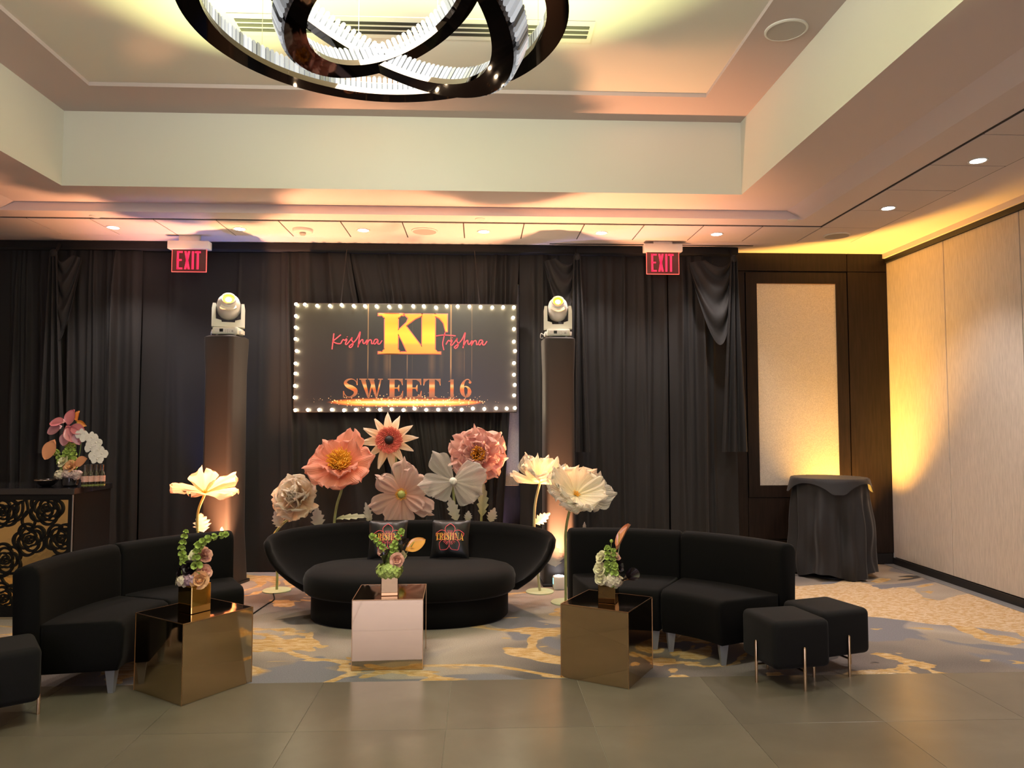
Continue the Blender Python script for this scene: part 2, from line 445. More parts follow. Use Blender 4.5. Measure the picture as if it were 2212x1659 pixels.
def ramp(nt, src, stops, interp='LINEAR'):
    r = nt.nodes.new('ShaderNodeValToRGB'); r.color_ramp.interpolation = interp; e = r.color_ramp.elements
    while len(e) > 2: e.remove(e[-1])
    e[0].position, e[0].color = stops[0][0], (*stops[0][1], 1); e[1].position, e[1].color = stops[-1][0], (*stops[-1][1], 1)
    for q, c in stops[1:-1]: k = e.new(q); k.color = (*c, 1)
    nt.links.new(src, r.inputs[0]); return r.outputs[0]


def mathn(nt, op, a, b=None, clamp=False):
    n = nt.nodes.new('ShaderNodeMath'); n.operation = op; n.use_clamp = clamp
    for i, q in enumerate((a, b)):
        if q is None: continue
        if isinstance(q, (int, float)): n.inputs[i].default_value = q
        else: nt.links.new(q, n.inputs[i])
    return n.outputs[0]


def mix(nt, fac, a, b):
    n = nt.nodes.new('ShaderNodeMix'); n.data_type = 'RGBA'
    for s, q in ((0, fac), (6, a), (7, b)):
        if isinstance(q, (int, float)): n.inputs[s].default_value = q
        elif isinstance(q, tuple): n.inputs[s].default_value = (*q, 1)
        else: nt.links.new(q, n.inputs[s])
    return n.outputs[2]


def noise_n(nt, vec, scale, detail=4, dist=0.0, off=(0, 0, 0), sc3=(1, 1, 1)):
    mp = nt.nodes.new('ShaderNodeMapping'); mp.inputs['Location'].default_value = off; mp.inputs['Scale'].default_value = sc3
    nt.links.new(vec, mp.inputs[0])
    n = nt.nodes.new('ShaderNodeTexNoise'); n.inputs['Scale'].default_value = scale; n.inputs['Detail'].default_value = detail
    n.inputs['Distortion'].default_value = dist; nt.links.new(mp.outputs[0], n.inputs[0]); return n.outputs[0]


# abstract woven carpet: stone greys, beige, slate-blue pools, gold veins
nt, p = nodes_of('carpet', 0.95); p.inputs['Specular IOR Level'].default_value = 0.1
tc = nt.nodes.new('ShaderNodeTexCoord').outputs['Object']
base = ramp(nt, noise_n(nt, tc, 0.55, 3, 0.6, (3.1, 1.7, 0), (0.9, 1.15, 1)),
            [(0.34, (0.12, 0.108, 0.105)), (0.42, (0.20, 0.172, 0.155)), (0.50, (0.31, 0.265, 0.222)), (0.58, (0.40, 0.345, 0.29)), (0.66, (0.28, 0.262, 0.27))])
slate = ramp(nt, noise_n(nt, tc, 0.75, 3, 0.7, (7.3, 2.2, 0), (0.85, 1.2, 1)), [(0.575, (0, 0, 0)), (0.59, (1, 1, 1))])
col = mix(nt, slate, base, (0.20, 0.195, 0.215))
dark = ramp(nt, noise_n(nt, tc, 0.9, 3, 0.6, (1.3, 9.2, 0), (0.7, 1.4, 1)), [(0.66, (0, 0, 0)), (0.67, (1, 1, 1))])
col = mix(nt, dark, col, (0.075, 0.07, 0.068))
gv = noise_n(nt, tc, 0.62, 4, 1.5, (5.5, 4.2, 0), (0.9, 1.2, 1))
gold = ramp(nt, gv, [(0.508, (0, 0, 0)), (0.512, (1, 1, 1)), (0.560, (1, 1, 1)), (0.564, (0, 0, 0))])
gtex = ramp(nt, noise_n(nt, tc, 22, 3, 0.8, (0, 0, 0), (0.5, 1.6, 1)), [(0.40, (0.46, 0.28, 0.10)), (0.60, (0.60, 0.43, 0.24))])
col = mix(nt, gold, col, gtex)
sxc_ = nt.nodes.new('ShaderNodeSeparateXYZ'); nt.links.new(tc, sxc_.inputs[0])
fld = mathn(nt, 'ADD', noise_n(nt, tc, 0.55, 4, 1.2, (2.7, 6.1, 0), (0.9, 1.2, 1)), mathn(nt, 'MULTIPLY', mathn(nt, 'SUBTRACT', sxc_.outputs[0], 1.6), 0.035))
field = ramp(nt, fld, [(0.600, (0, 0, 0)), (0.606, (1, 1, 1))])
ftex = ramp(nt, noise_n(nt, tc, 30, 4, 1.0, (4, 1, 0), (0.7, 1.5, 1)), [(0.42, (0.50, 0.33, 0.16)), (0.58, (0.64, 0.50, 0.35))])
col = mix(nt, field, col, ftex)
fleck = ramp(nt, noise_n(nt, tc, 5.0, 2, 0.6, (2, 2, 0), (0.6, 1.5, 1)), [(0.70, (0, 0, 0)), (0.71, (1, 1, 1))])
col = mix(nt, fleck, col, (0.50, 0.34, 0.15))
fine = ramp(nt, noise_n(nt, tc, 140, 3), [(0.35, (0.86, 0.86, 0.86)), (0.65, (1.1, 1.1, 1.1))])
mm = nt.nodes.new('ShaderNodeMix'); mm.data_type = 'RGBA'; mm.blend_type = 'MULTIPLY'; mm.inputs[0].default_value = 1
nt.links.new(col, mm.inputs[6]); nt.links.new(fine, mm.inputs[7]); nt.links.new(mm.outputs[2], p.inputs['Base Color'])
b = nt.nodes.new('ShaderNodeBump'); b.inputs['Strength'].default_value = 0.35; b.inputs['Distance'].default_value = 0.006
nt.links.new(mathn(nt, 'ADD', noise_n(nt, tc, 260, 2), gold), b.inputs['Height']); nt.links.new(b.outputs[0], p.inputs['Normal'])

# polished stone-look dance-floor tiles
nt, p = nodes_of('floor_stone', 0.3)
tc = nt.nodes.new('ShaderNodeTexCoord').outputs['Object']
oi = nt.nodes.new('ShaderNodeObjectInfo')
va = nt.nodes.new('ShaderNodeVectorMath'); va.operation = 'ADD'; nt.links.new(tc, va.inputs[0])
cb = nt.nodes.new('ShaderNodeVectorMath'); cb.operation = 'SCALE'; nt.links.new(oi.outputs['Location'], cb.inputs[0]); cb.inputs[3].default_value = 1.0
nt.links.new(cb.outputs[0], va.inputs[1])
c0 = ramp(nt, noise_n(nt, va.outputs[0], 1.6, 6, 0.4), [(0.25, (0.120, 0.105, 0.080)), (0.5, (0.148, 0.128, 0.098)), (0.75, (0.178, 0.155, 0.120))])
tv = mathn(nt, 'ADD', mathn(nt, 'MULTIPLY', oi.outputs['Random'], 0.24), 0.88)
mm = nt.nodes.new('ShaderNodeVectorMath'); mm.operation = 'SCALE'; nt.links.new(c0, mm.inputs[0]); nt.links.new(tv, mm.inputs[3])
nt.links.new(mm.outputs[0], p.inputs['Base Color'])
p.inputs['Roughness'].default_value = 0.27
for k_ in ('crystal', 'led_white', 'lamp_white', 'lens_yellow', 'lens_white', 'exit_red', 'exit_edge', 'teal_display'):
    MATS[k_].cycles.emission_sampling = 'NONE'
M('grout', (0.34, 0.30, 0.24), 0.8)

# printed sign face (object space: x across, z up, origin at its centre)
SGW, SGH = 2.255, 1.115
nt, p = nodes_of('sign_print', 0.32)
tc = nt.nodes.new('ShaderNodeTexCoord').outputs['Object']
sx = nt.nodes.new('ShaderNodeSeparateXYZ'); nt.links.new(tc, sx.inputs[0]); X, Z = sx.outputs[0], sx.outputs[2]
col = ramp(nt, mathn(nt, 'ADD', mathn(nt, 'MULTIPLY', Z, 0.8), 0.5), [(0.0, (0.019, 0.0135, 0.013)), (0.5, (0.024, 0.021, 0.019)), (1.0, (0.028, 0.027, 0.019))])  # dark print ground, with a greenish reflection painted in towards the top
streaks = [(-.38, .008, .55, 1), (.01, .006, .45, .5), (.445, .010, .8, 1), (-.19, .045, .18, .5), (-.16, .008, .25, .5), (.255, .045, .14, .5), (.655, .005, .25, 1),
           (.58, .004, .2, .6), (-.55, .05, .05, .6), (.53, .06, .06, .6), (.06, .003, .12, 1), (-.30, .04, .04, .6), (.35, .03, .05, .4)]
acc = 0.0
fade = ramp(nt, mathn(nt, 'ADD', mathn(nt, 'MULTIPLY', Z, 1 / SGH), 0.5), [(0.28, (0, 0, 0)), (0.42, (1, 1, 1)), (0.9, (0.5, 0.5, 0.5)), (1.0, (0.4, 0.4, 0.4))])
for (x0, wd, it, zz) in streaks:
    d = mathn(nt, 'ABSOLUTE', mathn(nt, 'SUBTRACT', X, x0))
    q = mathn(nt, 'MULTIPLY', mathn(nt, 'SUBTRACT', 1.0, mathn(nt, 'DIVIDE', d, wd), True), it)
    if zz < 1:
        lim = ramp(nt, mathn(nt, 'ADD', Z, 0.5), [(0.55, (1, 1, 1)), (0.62, (0, 0, 0))]); q = mathn(nt, 'MULTIPLY', q, lim)
    acc = mathn(nt, 'ADD', q, acc)
col = mix(nt, mathn(nt, 'MULTIPLY', acc, fade, True), col, (0.62, 0.36, 0.15))
zz = mathn(nt, 'DIVIDE', mathn(nt, 'SUBTRACT', Z, -0.445), 0.050)
xx = mathn(nt, 'DIVIDE', mathn(nt, 'SUBTRACT', X, 0.0), 0.80)
g = mathn(nt, 'SUBTRACT', 1.0, mathn(nt, 'ADD', mathn(nt, 'POWER', mathn(nt, 'ABSOLUTE', zz), 1.3), mathn(nt, 'POWER', mathn(nt, 'ABSOLUTE', xx), 4.0)), True)
glow = ramp(nt, g, [(0, (0, 0, 0)), (0.35, (0.50, 0.11, 0.02)), (0.75, (0.95, 0.34, 0.06)), (1.0, (1.0, 0.82, 0.5))])
col = mix(nt, mathn(nt, 'MULTIPLY', g, 2.2, True), col, glow)
vo = nt.nodes.new('ShaderNodeTexVoronoi'); vo.inputs['Scale'].default_value = 42; vo.inputs['Randomness'].default_value = 1
mp = nt.nodes.new('ShaderNodeMapping'); nt.links.new(tc, mp.inputs[0]); mp.inputs['Scale'].default_value = (1, 0, 1); nt.links.new(mp.outputs[0], vo.inputs[0])
z2 = mathn(nt, 'ABSOLUTE', mathn(nt, 'DIVIDE', mathn(nt, 'SUBTRACT', Z, -0.43), 0.115)); x2 = mathn(nt, 'ABSOLUTE', mathn(nt, 'DIVIDE', X, 1.05))
msk = mathn(nt, 'SUBTRACT', 1.0, mathn(nt, 'ADD', z2, mathn(nt, 'POWER', x2, 3.0)), True)
thr = mathn(nt, 'MULTIPLY', msk, 0.42)
spk = mathn(nt, 'LESS_THAN', vo.outputs['Distance'], thr)
spk = mathn(nt, 'MULTIPLY', spk, mathn(nt, 'GREATER_THAN', nt.nodes.new('ShaderNodeTexWhiteNoise').outputs[0], -1.0))
col = mix(nt, spk, col, (1.0, 0.62, 0.30))
nt.links.new(col, p.inputs['Base Color'])


def gold_print(name, stops, zlo, zhi):
    nt, p = nodes_of(name, 0.35)
    tc = nt.nodes.new('ShaderNodeTexCoord').outputs['Object']; s = nt.nodes.new('ShaderNodeSeparateXYZ'); nt.links.new(tc, s.inputs[0])
    f = mathn(nt, 'DIVIDE', mathn(nt, 'SUBTRACT', s.outputs[2], zlo), zhi - zlo, True)
    nt.links.new(ramp(nt, f, stops), p.inputs['Base Color'])


# ------------------------------------------------------------------ room shell
YW, XR, XL, YB = 7.86, 4.44, -5.9, -5.2
H0, H1, H2, H3 = 3.35, 3.43, 4.05, 4.08
TE = 4.43                       # far edge of the dance floor

floor = tag(MB().box(XL, XR, YB, YW, -0.12, -0.0030).build('floor', 'grout', smooth=False), kind='structure')
MB().box(XL, XR, TE, YW, -0.0029, 0.0).build('carpet', 'carpet', floor, smooth=False)
TS = 0.735
tile0 = None
for i in range(-7, 7):
    for j in range(0, 10):
        x0 = -0.165 + i * TS; y1 = 3.737 + TS - j * TS
        a, b_ = max(x0 + .001, XL), min(x0 + TS - .001, XR); c, d = y1 - TS + .001, min(y1 - .001, TE)
        if b_ - a < .02: continue
        if tile0 is not None and b_ - a > TS - .01 and d - c > TS - .01:
            o = share(tile0, ((a + b_) / 2, (c + d) / 2, 0), floor)
        else:
            hx, hy = (b_ - a) / 2, (d - c) / 2
            o = MB().rbox(-hx, hx, -hy, hy, -.0028, 0, .0008, 1).build('floor_tile', 'floor_stone', floor, smooth=False, loc=((a + b_) / 2, (c + d) / 2, 0))
            if b_ - a > TS - .01 and d - c > TS - .01: tile0 = o

# ceiling: stepped soffit ring, raised tray
ceil = tag(MB().build('ceiling', 'paint_taupe'), kind='structure')
R0 = (XL, XR, YB, YW); R1 = (-4.2, 2.93, -.1, 6.52); R2 = (-4.05, 2.78, .05, 6.53); R3 = (-3.4, 2.2, .55, 6.07); R5 = (-2.96, 1.76, 1.0, 5.6)


def ring(mb, ra, za, rb, zb):
    f = lambda r, z: [(r[0], r[2], z), (r[1], r[2], z), (r[1], r[3], z), (r[0], r[3], z)]
    mb.add(f(ra, za) + f(rb, zb), [(i, (i + 1) % 4, (i + 1) % 4 + 4, i + 4) for i in range(4)])
    return mb


mb = ring(MB(), R0, H0, R1, H0); ring(mb, R1, H0, R2, H1); ring(mb, R2, H1, R3, H1)
mb.build('soffit', 'paint_white', ceil, smooth=False)
ring(MB(), R3, H1, R3, H2).build('tray_riser', 'paint_cream', ceil, smooth=False)
mb = ring(MB(), R3, H2, R5, H2); ring(mb, R5, H2, R5, H3); mb.build('tray_ledge', 'paint_taupe', ceil, smooth=False)
MB().box(R5[0], R5[1], R5[2], R5[3], H3, H3 + .03).build('tray_panel', 'paint_cream', ceil, smooth=False)
# acoustic tile strips along the back and right
TL = 0.56
y0s, y1s = 6.74, 7.30
xs0, xs1 = 3.20, 3.76
MB().box(XL, xs1 + .012, y0s - .012, y1s + .012, H0 - .003, H0).build('tile_grid', 'seam_dark', ceil, smooth=False)
MB().box(xs0 - .012, xs1 + .012, -1.0, y0s, H0 - .003, H0).build('tile_grid', 'seam_dark', ceil, smooth=False)
tp = MB().rbox(-TL / 2 + .005, TL / 2 - .005, -TL / 2 + .005, TL / 2 - .005, -.010, -.0031, .002, 1).build('ceiling_tile', 'tile_white', ceil, smooth=False, loc=(xs1 - TL / 2, (y0s + y1s) / 2, H0))
for k in range(1, 17): share(tp, (xs1 - TL / 2 - k * TL, (y0s + y1s) / 2, H0), ceil)
for k in range(1, 13): share(tp, (xs1 - TL / 2, (y0s + y1s) / 2 - k * TL, H0), ceil)

# walls
wb = tag(MB().box(XL, XR, YW, YW + .12, 0, H0 + .05).build('wall_back', 'wood_dark', smooth=False), kind='structure')
wl = tag(MB().box(XL - .12, XL, YB, YW, 0, H0 + .05).build('wall_left', 'wall_rear', smooth=False), kind='structure')
wf = tag(MB().box(XL, XR, YB - .12, YB, 0, H0 + .05).build('wall_front', 'wall_rear', smooth=False), kind='structure')
wr = tag(MB().box(XR + .02, XR + .14, YB, YW, 0, H0 + .05).build('wall_right', 'black_metal', smooth=False), kind='structure')
pw = 1.0; y = YW - .02; k = 0
while y > YB + .1:
    MB().rbox(XR - .01, XR + .03, max(y - pw + .004, YB), y - .004, .075, 3.25, .003, 1).build('partition_panel', 'wallcloth', wr, smooth=False); y -= pw
MB().box(XR - .03, XR + .02, YB, YW - .01, 3.252, 3.299).build('top_seal', 'black_metal', wr, smooth=False)
MB().box(XR - .055, XR + .02, YB, YW - .01, 3.30, H0 - .0005).build('track', 'paint_white', wr, smooth=False)
bb = tag(MB().box(XR - .03, XR - .012, YB, YW - .02, .0005, .07).build('baseboard_right', 'black_metal', smooth=False), kind='structure')
tag(MB().box(XR - .13, XR - .032, YB, YW - .02, .0005, .004).build('trim_1', 'alu_grey', smooth=False), kind='structure')

# panelled back wall: mitred frame round a metallic cloth panel
def framed_panel(px0, px1, pyt, pyb):
    a = PY(px0, pyt, YW - .03); c = PY(px1, pyb, YW - .03); x0, x1, z1, z0 = a.x, c.x, a.z, c.z
    MB().box(x0, x1, YW - .022, YW - .0005, z0, z1).build('cloth_panel', 'panel_cloth', wb, smooth=False)
    fw = .12
    o = [(x0 - fw, z0 - fw), (x1 + fw, z0 - fw), (x1 + fw, z1 + fw), (x0 - fw, z1 + fw)]; i_ = [(x0, z0), (x1, z0), (x1, z1), (x0, z1)]
    for k in range(4):
        k2 = (k + 1) % 4
        q = [o[k], o[k2], i_[k2], i_[k]]
        MB().prism(q, lambda a_, b_, d: (a_, d, b_), YW - .035, YW - .0005).build('frame_rail', 'wood_dark', wb, smooth=False)
    for (u0, u1, v0, v1) in ((x0 - .002, x1 + .002, z1 - .006, z1), (x0 - .002, x1 + .002, z0, z0 + .006)):
        MB().box(u0, u1, YW - .030, YW - .022, v0, v1).build('metal_fillet', 'brass', wb, smooth=False)
    return x0, x1, z0, z1, fw


x0, x1, z0, z1, fw = framed_panel(1634, 1815, 612, 1049)
xa = x0 - fw - .012; xb = x1 + fw + .012
MB().box(PY(1560, 600, YW).x, xa, YW - .03, YW - .0005, .12, z1 + fw + .01).build('wood_panel', 'wood_dark', wb, smooth=False)
MB().box(PY(1560, 600, YW).x, xb - .004, YW - .03, YW - .0005, z1 + fw + .018, H0 - .002).build('wood_panel', 'wood_dark', wb, smooth=False)
MB().box(xb + .004, XR - .012, YW - .03, YW - .0005, .12, z1 + fw + .01).build('wood_panel', 'wood_dark', wb, smooth=False)
MB().box(xb + .004, XR - .012, YW - .03, YW - .0005, z1 + fw + .018, H0 - .002).build('wood_panel', 'wood_dark', wb, smooth=False)
zs = PY(1690, 1165, YW).z
MB().box(xa + .006, xb - .006, YW - .03, YW - .0005, zs + .012, z0 - fw - .008).build('wood_panel', 'wood_dark', wb, smooth=False)
MB().box(xa + .006, xb - .006, YW - .022, YW - .0005, zs, zs + .008).build('metal_fillet', 'brass', wb, smooth=False)
MB().box(xa + .006, xb - .006, YW - .03, YW - .0005, .12, zs - .006).build('wood_panel', 'wood_dark', wb, smooth=False)
framed_panel(848, 1121, 612, 1049)
tag(MB().box(PY(1560, 600, YW).x, XR - .035, YW - .045, YW - .031, .0005, .115).build('baseboard_back', 'black_metal', smooth=False), kind='structure')
# lavender presentation screen on the wall behind the viewer
t = thing('projection_screen', (-.9, YB + .06, 1.0), 'large lavender presentation screen hung on the front wall', 'screen')
MB().box(-1.6, 1.6, -.03, 0, 0, 1.7).build('screen_face', 'screen_lavender', t, smooth=False)
for q in ((-1.66, 1.66, -.04, .02, 1.7, 1.76), (-1.66, 1.66, -.04, .02, -.06, 0), (-1.66, -1.6, -.04, .02, 0, 1.7), (1.6, 1.66, -.04, .02, 0, 1.7)):
    MB().box(*q).build('frame_bar', 'black_metal', t, smooth=False)

# ------------------------------------------------------------------ ceiling fittings
def downlight(x, y, label, on=True, power=16):
    t = thing('downlight', (x, y, H0 - .010), label, 'light', group='recessed ceiling downlights')
    MB().lathe([(.050, 0), (.064, 0), (.064, -.006), (.050, -.004)], 20, hoop=True).build('trim_ring', 'plastic_white', t)
    MB().lathe([(.001, -.001), (.050, -.001), (.050, -.0035), (.001, -.0035)], 20).build('lamp', 'lamp_white', t)
    l = spot('downlight_beam', (x, y, H0 - .03), (x, y, 0), power, (1.0, 0.89, 0.82), 105, .6, .05); l.parent = t
    l.location = (0, 0, -.02)
    return t


yl = (y0s + y1s) / 2
dls = [(260, 497, 'above left corner drape before exit sign'), (524, 497, 'second from exit sign beside smoke detector'),
       (789, 502, 'between smoke detector and round speaker grille'), (1045, 504, 'beside round speaker grille toward hanging sign'),
       (1296, 505, 'beside the shadow cast over the tower lamp'), (1546, 505, 'above slot vent beside dark wall panel')]
for px, py, t_ in dls:
    q = PZ(px, py, H0); downlight(q.x, yl, 'small white round downlight in back tile row, ' + t_, power=36)
for px, py, t_ in ((1921, 447, 'nearer the corner speaker'), (2118, 344, 'farther from the corner speaker')):
    q = PZ(px, py, H0); downlight((xs0 + xs1) / 2, q.y, 'small white round downlight in right tile row, ' + t_, power=44)
for k in range(4):
    downlight((xs0 + xs1) / 2, 2.2 - k * 1.68, 'round downlight in right tile row behind the viewer', power=44)
for k, (x, y) in enumerate([(-4.9, 4.5), (-4.9, 2.2), (-4.9, -.2), (-4.9, -2.6), (-3.2, -2.2), (-1.6, -2.2), (0, -2.2), (1.6, -2.2), (-3.2, -4), (-1.6, -4), (0, -4), (1.6, -4)]):
    downlight(x, y, 'round downlight in soffit over the room behind', power=26)


def disc(name, px, py, z, r, mat, label, cat, depth=.012, grille=True, group=None, y=None):
    q = PZ(px, py, z)
    if y is not None: q.y = y
    t = thing(name, (q.x, q.y, z), label, cat, group=group)
    MB().lathe([(r * .9, 0), (r, 0), (r, -depth * .6), (r * .93, -depth), (r * .9, -depth)], 28, hoop=True).build('rim', 'plastic_white', t)
    MB().lathe([(.001, -.001), (r * .9, -.001), (r * .9, -depth * .8), (.001, -depth * .8)], 28).build('grille' if grille else 'cover', mat, t)
    return t


disc('ceiling_speaker', 918, 502, H0 - .010, .125, 'plastic_grey', 'round grey ceiling speaker grille above the hanging sign', 'speaker', y=yl)
disc('ceiling_speaker', 1812, 506, H0 - .010, .125, 'plastic_grey', 'round ceiling speaker grille in the amber lit corner', 'speaker', y=yl)
disc('ceiling_speaker', 1698, 64, H1, .135, 'plastic_grey', 'round speaker grille set in mauve tray ledge near chandelier', 'speaker')
bpy.data.objects['ceiling_speaker.002'].location = Vector(PZ(1698, 64, H2))
for px, py, l in ((205, 467, 'beside left exit sign'), (1037, 473, 'above speaker row at middle'), (1712, 475, 'by right corner')):
    disc('sprinkler_cover', px, py, H0, .045, 'plastic_white', 'small flat white sprinkler cover in soffit ' + l, 'sprinkler', .007, False, 'concealed sprinkler covers')
q = PZ(660, 500, H0)
t = thing('smoke_detector', (q.x, yl, H0 - .010), 'white round smoke detector with clear dome on ceiling tile', 'smoke detector')
MB().lathe([(.001, 0), (.095, 0), (.095, -.018), (.085, -.03), (.001, -.03)], 28).build('body', 'plastic_white', t)
MB().lathe([(.030, -.03), (.030, -.045), (.018, -.058), (.001, -.06)], 16).build('sensor_dome', 'plastic_grey', t)
q = PZ(-8, 497, H0); t = thing('smoke_detector', (q.x, yl, H0 - .010), 'white round detector on ceiling tile in far left corner', 'smoke detector')
MB().lathe([(.001, 0), (.06, 0), (.06, -.018), (.05, -.03), (.001, -.03)], 28).build('body', 'plastic_white', t)


def slot_vent(name, x0, x1, yc, z, n, w_, label):
    t = thing(name, ((x0 + x1) / 2, yc, z), label, 'vent'); hx = (x1 - x0) / 2; hw = n * w_ + .03
    MB().box(-hx, hx, -hw, hw, -.004, 0).build('plate', 'paint_cream' if n > 1 else 'paint_white', t, smooth=False)
    for k in range(n):
        yy = (k - (n - 1) / 2) * w_ * 1.7
        MB().box(-hx + .03, hx - .03, yy - w_ / 2, yy + w_ / 2, -.006, -.0041).build('slot', 'black_slot', t, smooth=False)


a = PZ(505, 55, H3); b_ = PZ(1283, 60, H3)
slot_vent('ceiling_vent', a.x, b_.x, (a.y + b_.y) / 2 + .02, H3, 3, .034, 'three slot linear air vent in cream tray ceiling behind chandelier')
a = PZ(1180, 528, H0); b_ = PZ(1630, 532, H0)
slot_vent('slot_vent', a.x, b_.x, 7.50, H0, 1, .03, 'long narrow slot vent in soffit beside right exit sign')

# ------------------------------------------------------------------ chandelier
def frame_from(n):
    n = Vector(n).normalized(); e1 = Vector((0, 1, 0)).cross(n).normalized(); e2 = n.cross(e1); return Matrix((e1, e2, n)).transposed()


ch = thing('chandelier', (-.5, 3.3, H3), 'chandelier of three interlaced black chrome rings lined with crystal bars', 'chandelier')
off = Vector((-.5, 3.3, H3))
cry = None
random.seed(7)
rest = MB()
for ri, (R, c, ta, tb) in enumerate(((.90, (-.485, 3.44, 3.41), -.015, .0), (.50, (-.44, 3.40, 3.43), -.46, .036), (.80, (-.575, 3.10, 3.41), .53, .028))):
    Mx = frame_from((math.sin(ta), math.sin(tb), 1)); c = Vector(c) - off
    wv = .105
    sec = lambda a: [c + Mx @ Vector((r * math.cos(a), r * math.sin(a), z)) for r, z in
                     ((R, 0), (R, .11), (R - .010, .11), (R - .010, .012), (R - wv + .010, .012), (R - wv + .010, .03), (R - wv, .03), (R - wv, 0))]
    N = 120
    mb = MB(); S = [sec(2 * PI * k / N) for k in range(N)]; S.append(S[0]); mb.loft(S, caps=False)
    mb.build('metal_ring', 'black_chrome', ch)
    sec = lambda a: [c + Mx @ Vector((r * math.cos(a), r * math.sin(a), z)) for r, z in ((R - .030, .018), (R - .030, .095), (R - .036, .095), (R - .036, .018))]
    mb = MB(); S = [sec(2 * PI * k / N) for k in range(N)]; S.append(S[0]); mb.loft(S, caps=False); mb.build('led_band', 'led_white', ch)
    ri_ = R - wv + .018; n = int(2 * PI * ri_ / .030)
    for k in range(n):
        a = 2 * PI * k / n
        m4 = Matrix.Translation(c + Mx @ Vector((ri_ * math.cos(a), ri_ * math.sin(a), .012))) @ (Mx @ Matrix.Rotation(a, 3, 'Z')).to_4x4()
        prof = [(-.006, -.011), (.004, -.012), (.008, 0), (.004, .012), (-.006, .011)]
        if ri < 2:
            if cry is None:
                mb = MB(); mb.loft([[Vector((x * s, y * s, z)) for x, y in prof] for z, s in ((0, .5), (.012, 1), (.088, 1), (.10, .5))])
                cry = mb.build('crystal', 'crystal', ch, smooth=False); o = cry
            else:
                o = cry.copy(); C.objects.link(o); o.parent = ch
            o.matrix_basis = m4
        else:
            rest.loft([[m4 @ Vector((x * s, y * s, z)) for x, y in prof] for z, s in ((0, .5), (.012, 1), (.088, 1), (.10, .5))])
    if ri > 0:
        ro = R + .010; n = int(2 * PI * ro / .030)
        for k in range(n):
            a = 2 * PI * k / n
            m4 = Matrix.Translation(c + Mx @ Vector((ro * math.cos(a), ro * math.sin(a), .012))) @ (Mx @ Matrix.Rotation(a + PI, 3, 'Z')).to_4x4()
            rest.loft([[m4 @ Vector((x * s, y * s, z)) for x, y in prof] for z, s in ((0, .5), (.012, 1), (.088, 1), (.10, .5))])
    for k in range(3):
        a = 2 * PI * (k + .2 + ri * .3) / 3; q = c + Mx @ Vector(((R - .04) * math.cos(a), (R - .04) * math.sin(a), .012))
        MB().tube([q, (q.x, q.y, -.0005)], .0018, 5).build('cable', 'steel', ch)
tag(rest.build('crystal_rows', 'crystal', ch, smooth=False), kind='stuff')
lp = bpy.data.lights.new('chandelier_glow', 'POINT'); lp.energy = 80; lp.color = (1.0, 1.0, .80); lp.shadow_soft_size = .35
lo = bpy.data.objects.new('chandelier_glow', lp); C.objects.link(lo); lo.parent = ch; lo.location = (0, 0, -.42)

# ------------------------------------------------------------------ drapes
def drape_panel(name, pxt, pxb, yc, label, seed, ztop=3.262, amp=.035, zbot=.01, fold=.075, parent=None):
    rnd = random.Random(seed)
    xa, xb_ = PY(pxt[0], 800, yc).x, PY(pxt[1], 800, yc).x
    xc, xd = PY(pxb[0], 1200, yc).x, PY(pxb[1], 1200, yc).x
    wdt = xb_ - xa; n = max(3, int(wdt / fold)); pos = sorted(rnd.random() for _ in range(n)); am = [rnd.uniform(.25, 1.0) for _ in range(n)]; wd = [rnd.uniform(.012, .035) / wdt for _ in range(n)]

    def f(u, v):            # u down, v across
        fl = 0
        for p_, a_, w_ in zip(pos, am, wd):
            p2 = p_ + .012 * math.sin(5 * u + p_ * 40)
            fl += a_ * math.exp(-((v - p2) / (w_ * (1 + .5 * u))) ** 2)
        fl += .35 * math.sin(v * wdt * 9 + seed) * (.4 + .6 * u)
        x = (xa * (1 - v) + xb_ * v) * (1 - u) + (xc * (1 - v) + xd * v) * u
        z = ztop - (ztop - zbot) * u
        g = min(1, .35 + u * 6)
        return (x, yc - amp * fl * g + .006 * math.sin(u * 9 + v * 13), z)
    nv = max(30, int(wdt / .009))
    mb = MB().grid(lambda a, b: f(a, b), 26, nv)
    o = mb.build(name, 'drape', parent, angle=180)
    if label: tag(o, label, 'drape', 'black drapes along the back wall')
    return o, xa, xb_


YD = 7.66
drapes = [((-60, 118), (-60, 122), 'long black drape hanging behind the rose fronted bar', 11),
          ((118, 302), (122, 295), 'black drape with deep gathered swag beside bar flowers', 12),
          ((302, 606), (298, 606), 'flat smooth black drape behind left light tower', 13),
          ((604, 752), (606, 868), 'finely pleated black drape behind cream and coral flowers', 14),
          ((752, 1122), (898, 1080), 'pleated black drape centred behind the lit sign', 15),
          ((1122, 1246), (1124, 1246), 'black drape knotted at top behind right light tower', 16),
          ((1246, 1442), (1246, 1446), 'pleated black drape under the right exit sign', 17),
          ((1446, 1586), (1451, 1600), 'black drape ending beside the dark wall panelling', 18)]
for (pt, pb, lab, sd) in drapes:
    drape_panel('drape', pt, pb, YD + (.015 if sd % 2 else -.012), lab, sd, amp={13: .012}.get(sd, .04), fold={13: .22, 12: .05, 14: .05, 15: .05}.get(sd, .075))
rail = thing('drape_rail', (0, 7.70, 3.27), 'black valance rail carrying the back wall drapes', 'rail')
xa, xb_ = PY(-60, 535, 7.7).x, PY(1586, 535, 7.7).x
MB().rbox(xa, xb_, -.13, .06, 0, .075, .01).build('valance', 'drape', rail)
MB().tube([(xa, .03, -.02), (xb_, .03, -.02)], .014, 10).build('pipe', 'black_metal', rail)


